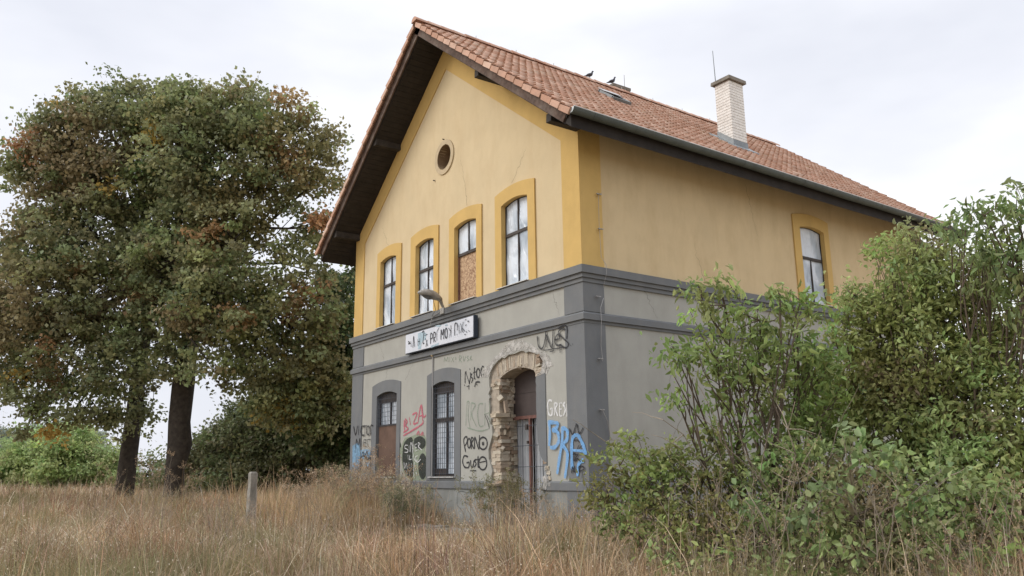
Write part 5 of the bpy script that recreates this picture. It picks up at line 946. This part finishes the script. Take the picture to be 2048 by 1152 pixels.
# bare stems of the box elder thicket
rng = np.random.default_rng(77)
bt = empty('dead_branches', (5.6, -2.0, .1)); tag(bt, 'bare pale dead branches sticking out of the shrubs by the side wall', 'branch')
segs = []
for k_ in range(16):
    a = np.array([5.3+rng.normal(0, .35), -1.9+rng.normal(0, .35), .1]); ln = rng.uniform(1.2, 2.1); d = unit(rth*rng.normal(-.05, .6)+fwh*rng.normal(0, .3)+np.array([0, 0, rng.uniform(.4, 1.3)])); e_ = a+d*ln
    p = curve(a, e_, .08, 8, rng=rng); segs.append((p, np.linspace(.014, .004, 8)))
    for m_ in range(5):
        s_ = p[rng.integers(3, 8)]; e2 = s_+unit(d+rng.normal(0, .8, 3))*rng.uniform(.25, .8); segs.append((curve(s_, e2, .1, 5, rng=rng), np.linspace(.006, .002, 5)))
tubes('twig_tangle', segs, bt, M['palewig'], 5)

# ------------------------------------------------------------------ dry grass
def vnoise(x, y, s, seed):
    g = np.random.default_rng(seed).random((64, 64)); x = np.asarray(x)/s+1000; y = np.asarray(y)/s+1000; i = np.floor(x).astype(int); j = np.floor(y).astype(int); fx = x-i; fy = y-j
    fx = fx*fx*(3-2*fx); fy = fy*fy*(3-2*fy); G = lambda a, b: g[a % 64, b % 64]
    return (G(i, j)*(1-fx)+G(i+1, j)*fx)*(1-fy)+(G(i, j+1)*(1-fx)+G(i+1, j+1)*fx)*fy
def grass_field(name, n, seed, dmin, dmax, hmin, hmax, wbase, base, k_lean=.75, az=(-.62, .62), box=None):
    rng = np.random.default_rng(seed)
    th = rng.uniform(az[0], az[1], n*2); d = dmin*(dmax/dmin)**rng.random(n*2)
    x = CAM.x+d*(fwh[0]*np.cos(th)+rth[0]*np.sin(th)); y = CAM.y+d*(fwh[1]*np.cos(th)+rth[1]*np.sin(th))
    if box: x = rng.uniform(box[0], box[1], n*2); y = rng.uniform(box[2], box[3], n*2); d = np.hypot(x-CAM.x, y-CAM.y)
    ok = ~((x > -10.1) & (x < .08) & (y > -.06) & (y < 12.7)); ok &= ~((y > -1.2) & (y < -.72) & (x > -4.6) & (x < -1) & (rng.random(n*2) < .8))
    # patchy density
    dens = .55*vnoise(x, y, .9, 5)+.45*vnoise(x, y, .33, 6); ok &= rng.random(n*2) < .25+.95*dens
    bare = ((x+4.5)/1.5)**2+((y+4.75)/1.0)**2 < 1+.5*np.sin(x*3+y*2); ok &= ~(bare & (rng.random(n*2) < (.0 if box else .8)))
    x, y, d, dens = (q[ok][:n] for q in (x, y, d, dens)); m = len(x)
    tus = rng.random(m) < (0 if box else .62); nt_ = max(20, m//55); thc = rng.uniform(az[0], az[1], nt_); dc = dmin*(dmax/dmin)**rng.random(nt_)
    cx_ = CAM.x+dc*(fwh[0]*np.cos(thc)+rth[0]*np.sin(thc)); cy_ = CAM.y+dc*(fwh[1]*np.cos(thc)+rth[1]*np.sin(thc)); okc = ~((cx_ > -10.3) & (cx_ < .25) & (cy_ > -.2) & (cy_ < 12.8)) & ~((cy_ > -1.3) & (cy_ < -.6) & (cx_ > -4.6) & (cx_ < -1)) & ~(((cx_+4.5)/1.5)**2+((cy_+4.75)/1.0)**2 < 1); cx_, cy_, dc = cx_[okc], cy_[okc], dc[okc]; nt_ = len(cx_)
    ti = rng.integers(0, nt_, m); off = rng.normal(0, 1, (m, 2))*(.035+.0045*dc[ti])[:, None]; th_ = .4+1.25*rng.random(nt_)**1.8; tc_ = 1+rng.normal(-.04, .26, (nt_, 1)).clip(-.55, .35)+rng.normal(0, .05, (nt_, 3))
    x = np.where(tus, cx_[ti]+off[:, 0], x); y = np.where(tus, cy_[ti]+off[:, 1], y); d = np.where(tus, dc[ti], d)
    z = gz(x, y); h = rng.uniform(hmin, hmax, m)*(.35+1.25*dens)*np.where(rng.random(m) < .12, 1.4, 1)
    near = sstep(4.2, 9, d); h *= .55+.45*near
    h = np.where(tus, h*th_[ti]*1.15, h*(1 if box else .8)); h = h*(1-.5*sstep(-5.2, -4.2, x)*sstep(1.2, .2, x)*sstep(-5.2, -3.4, y)); la = np.where(tus, np.arctan2(off[:, 1], off[:, 0])+rng.normal(0, .6, m), rng.uniform(0, 2*np.pi, m)); ln = np.abs(rng.normal(0, k_lean, m))+(rng.random(m) < .25)*.8; w = (wbase+.00038*d)*(.6+.8*rng.random(m))
    pos = np.stack([x, y, z-.02], -1); dirh = np.stack([np.cos(la), np.sin(la), 0*la], -1); fa = rng.uniform(0, np.pi, m); side = np.stack([np.cos(fa), np.sin(fa), 0*fa], -1)
    V = []; levels = [0, .35, .7, 1.0]
    for t in levels:
        c = pos+dirh*(h*ln*t**1.7)[:, None]; c[:, 2] += h*t*np.maximum(.12, 1-.42*ln*t)
        ww = w*(1-.75*t)
        if t < 1: V += [c-side*ww[:, None]*.5, c+side*ww[:, None]*.5]
        else: V += [c]
    V = np.stack(V, 1).reshape(-1, 3); o = (np.arange(m)*7)[:, None]
    F4 = np.concatenate([o+np.array([[0, 1, 3, 2]]), o+np.array([[2, 3, 5, 4]])]); F3 = o+np.array([[4, 5, 6]])
    pal = np.asarray(base); pick = pal[rng.integers(0, len(pal), m)]
    p1 = vnoise(x, y, 2.3, 8)[:, None]; p2 = vnoise(x, y, 1.1, 9)[:, None]; p3 = vnoise(x, y, .5, 10)[:, None]
    cols = pick*(.62+.65*p1)*(1+rng.normal(0, .2, (m, 1))); wr = np.clip((p2-.5)*2.2, 0, 1); cols = cols*(1-wr*.75)+wr*.75*cols*np.array([[1.05, .84, .68]])
    cols = np.where(tus[:, None], cols*tc_[ti], cols)
    gr = np.clip((vnoise(x, y, 1.7, 12)[:, None]-.62)*3, 0, .8); cols = cols*(1-gr)+gr*np.array([[.24, .235, .11]])*(.7+.6*p3)
    return fast_mesh(name, V, [F4, F3], M['grass'], np.repeat(np.clip(cols, .01, .9), 7, 0))
STRAW = [(.50, .385, .26), (.45, .32, .205), (.60, .49, .36), (.36, .255, .165), (.47, .335, .22), (.70, .60, .46), (.32, .285, .16), (.40, .27, .175)]
g = grass_field('dry_grass', 175000, 51, 4.6, 34, .24, .56, .0045, STRAW); tag(g, 'tangled dry straw coloured grass covering the field', 'grass', kind='stuff')
rng = np.random.default_rng(61); n_ = 14000; th_ = rng.uniform(-.62, .62, n_); d_ = 4.8*(30/4.8)**rng.random(n_)
x_ = CAM.x+d_*(fwh[0]*np.cos(th_)+rth[0]*np.sin(th_)); y_ = CAM.y+d_*(fwh[1]*np.cos(th_)+rth[1]*np.sin(th_)); k_ = (vnoise(x_, y_, 1.3, 14) > .45) & ~((x_ > -10.1) & (x_ < .1) & (y_ > -.1) & (y_ < 12.7)); x_, y_, d_ = x_[k_], y_[k_], d_[k_]; n_ = len(x_)
P_ = np.stack([x_, y_, gz(x_, y_)+rng.uniform(.12, .42, n_)*sstep(3, 8, d_)], -1)
g = leaves('grass_seed_heads', P_, rng.normal(0, 1, (n_, 3)), rng.normal(0, 1, (n_, 3)), .012+.0012*d_, .6, np.clip(np.array([(.62, .54, .43)])*(1+rng.normal(0, .2, (n_, 1))), .05, .9), T_QUAD, None, M['grass']); tag(g, 'pale seed heads scattered over the dry grass', 'seed heads', kind='stuff')
g = grass_field('dry_grass', 60000, 52, 26, 75, .25, .5, .012, STRAW, .4); tag(g, 'distant brown grass under the trees and beyond', 'grass', kind='stuff')
g = grass_field('tall_dry_grass', 9000, 54, 6, 26, .55, 1.05, .004, [(.50, .36, .23), (.56, .43, .29), (.42, .29, .18), (.33, .29, .15)], .5, box=(-11.5, -4.3, -2.6, -.15)); tag(g, 'taller brown grass grown up along the foot of the gable wall', 'grass', kind='stuff')
g = grass_field('tall_dry_grass', 2200, 55, 6, 26, .35, .8, .004, [(.50, .36, .23), (.56, .43, .29), (.33, .31, .16)], .5, box=(-1.4, 1.5, -2.2, -.15)); tag(g, 'taller dry grass around the foot of the house corner', 'grass', kind='stuff')
g = grass_field('green_grass', 22000, 53, 6, 26, .10, .30, .004, [(.13, .15, .05), (.17, .17, .06), (.10, .12, .04)]); tag(g, 'sparse low green weeds between the dry stalks', 'weeds', kind='stuff')
# seed-headed stalks standing above the grass
def stalks(name, label, x, y, h, n, seed, col, headcol, spread=.25, group=None, headn=26, lean=.25, cat='weed', hl=.35, hs=.022):
    rng = np.random.default_rng(seed); z = float(gz(x, y)); t = empty(name, (x, y, z)); tag(t, label, cat, group); segs = []; P = []; cols = []
    for k_ in range(n):
        a = np.array([x, y, z])+np.append(rng.normal(0, spread*.5, 2), -.02); hh = h*rng.uniform(.65, 1.05); e_ = a+np.array([rng.normal(0, lean*hh*.6), rng.normal(0, lean*hh*.6), hh])
        p = curve(a, e_, .05, 7, rng=rng); segs.append((p, np.linspace(.008, .003, 7)))
        for m_ in range(6):
            i0 = rng.integers(3, 7); s_ = p[i0]; e2 = s_+np.array([rng.normal(0, .10), rng.normal(0, .10), rng.uniform(.05, .22)])*h; segs.append((curve(s_, e2, .08, 4, rng=rng), np.linspace(.003, .0015, 4)))
            q = rng.random(headn)[:, None]; P.append(s_+(e2-s_)*(.35+.65*q)+rng.normal(0, .022, (headn, 3)))
    tubes('stem', segs, t, M['palewig'], 4); P = np.concatenate(P); m = len(P)
    c = np.asarray(headcol)[None]*(1+rng.normal(0, .2, (m, 1)))
    leaves('seed_heads', P, rng.normal(0, 1, (m, 3))+[0, 0, .4], rng.normal(0, 1, (m, 3)), hs*(.7+.8*rng.random(m)), .55, np.clip(c, .02, .9), T_QUAD, t, M['grass'])
    return t
rng = np.random.default_rng(99)
spots = [(-9.6, -.7, 1.0), (-8.9, -.5, 1.15), (-8.3, -.8, 1.25), (-7.7, -.6, 1.3), (-7.0, -.9, 1.2), (-6.4, -.6, 1.15), (-5.8, -1.0, 1.1), (-5.1, -.8, 1.05), (-4.5, -1.3, .95), (-7.4, -1.6, 1.0), (-8.8, -1.7, .9), (-6.2, -2.0, .9)]
for i, (x, y, h) in enumerate(spots):
    stalks('dry_weed', 'tall brown dry weed with fluffy seed heads in front of the grey gable wall', x, y, h*(1.25 if i % 3 == 0 else 1), 17, 200+i, None, [(.50, .35, .22), (.56, .46, .34), (.36, .33, .19)][i % 3], .6, 'dry weeds before the gable wall', 20, .25, hs=.026)
for i, (x, y, h) in enumerate([(-4.0, -1.5, .8), (-1.9, -1.0, 1.05), (-1.2, -.9, .95)]):
    stalks('green_weed', ['grey green bushy weed left of the doorstep', 'feathery green weed directly before the door', 'feathery olive weed right of the doorstep'][i], x, y, h, 22, 230+i, None, [(.16, .17, .10), (.19, .19, .08), (.20, .18, .09)][i], .45, None, 30, .35)
for i, (x, y, h) in enumerate([(-17.5, -3.6, 1.5), (-18.3, -3.0, 1.3), (-16.6, -2.6, 1.2), (-19.0, -4.6, 1.3), (-11.2, -.4, 1.1), (-12.4, .4, 1.2), (-13.5, -.3, 1.1), (-10.9, .9, 1.2)]):
    stalks('dry_weed', 'pale tall dry weed standing in the field under the trees and beside the house', x, y, h, 6, 250+i, None, (.42, .31, .20), .5, 'pale weeds in the field', 20, .35, hs=.03)
for i, (x, y, h) in enumerate([(.9, -2.4, .8), (1.8, -3.0, .85), (2.6, -2.6, .8), (3.2, -3.6, .7), (.2, -1.5, .75), (4.4, -3.6, .6), (-.6, -2.1, .7), (-2.4, -3.2, .65), (5.6, -3.4, .55), (6.6, -2.6, .5), (-5.5, -3.4, .9), (-6.8, -4.4, .85), (-4.2, -4.6, .8), (-7.9, -5.2, 1.0), (-3.1, -5.4, .7), (-10.4, -4.9, 1.0), (-5.9, -6.0, .75), (-1.6, -4.2, .7), (-9.4, -6.2, .9), (-12.1, -5.6, 1.0), (5.2, -3.1, 1.1), (6.1, -3.0, 1.0), (6.9, -2.3, 1.1), (7.4, -1.5, 1.0), (6.5, -1.6, 1.3), (4.3, -2.9, 1.0), (7.3, -2.4, .8), (3.6, -2.6, .9), (5.7, -2.5, 1.3)]):
    stalks('dry_weed', 'brown dry stalk clump rising among the shrubs at the bottom right' if i >= 20 else 'thin clump of pale straw stalks leaning over the foreground grass', x, y, h, 9, 280+i, None, (.40, .29, .18), .5, 'dry stalks among the shrubs' if i >= 20 else 'straw clumps in the foreground', 14, .5, hs=.014)
for o in bpy.data.objects:
    if 'woff' in o: del o['woff']
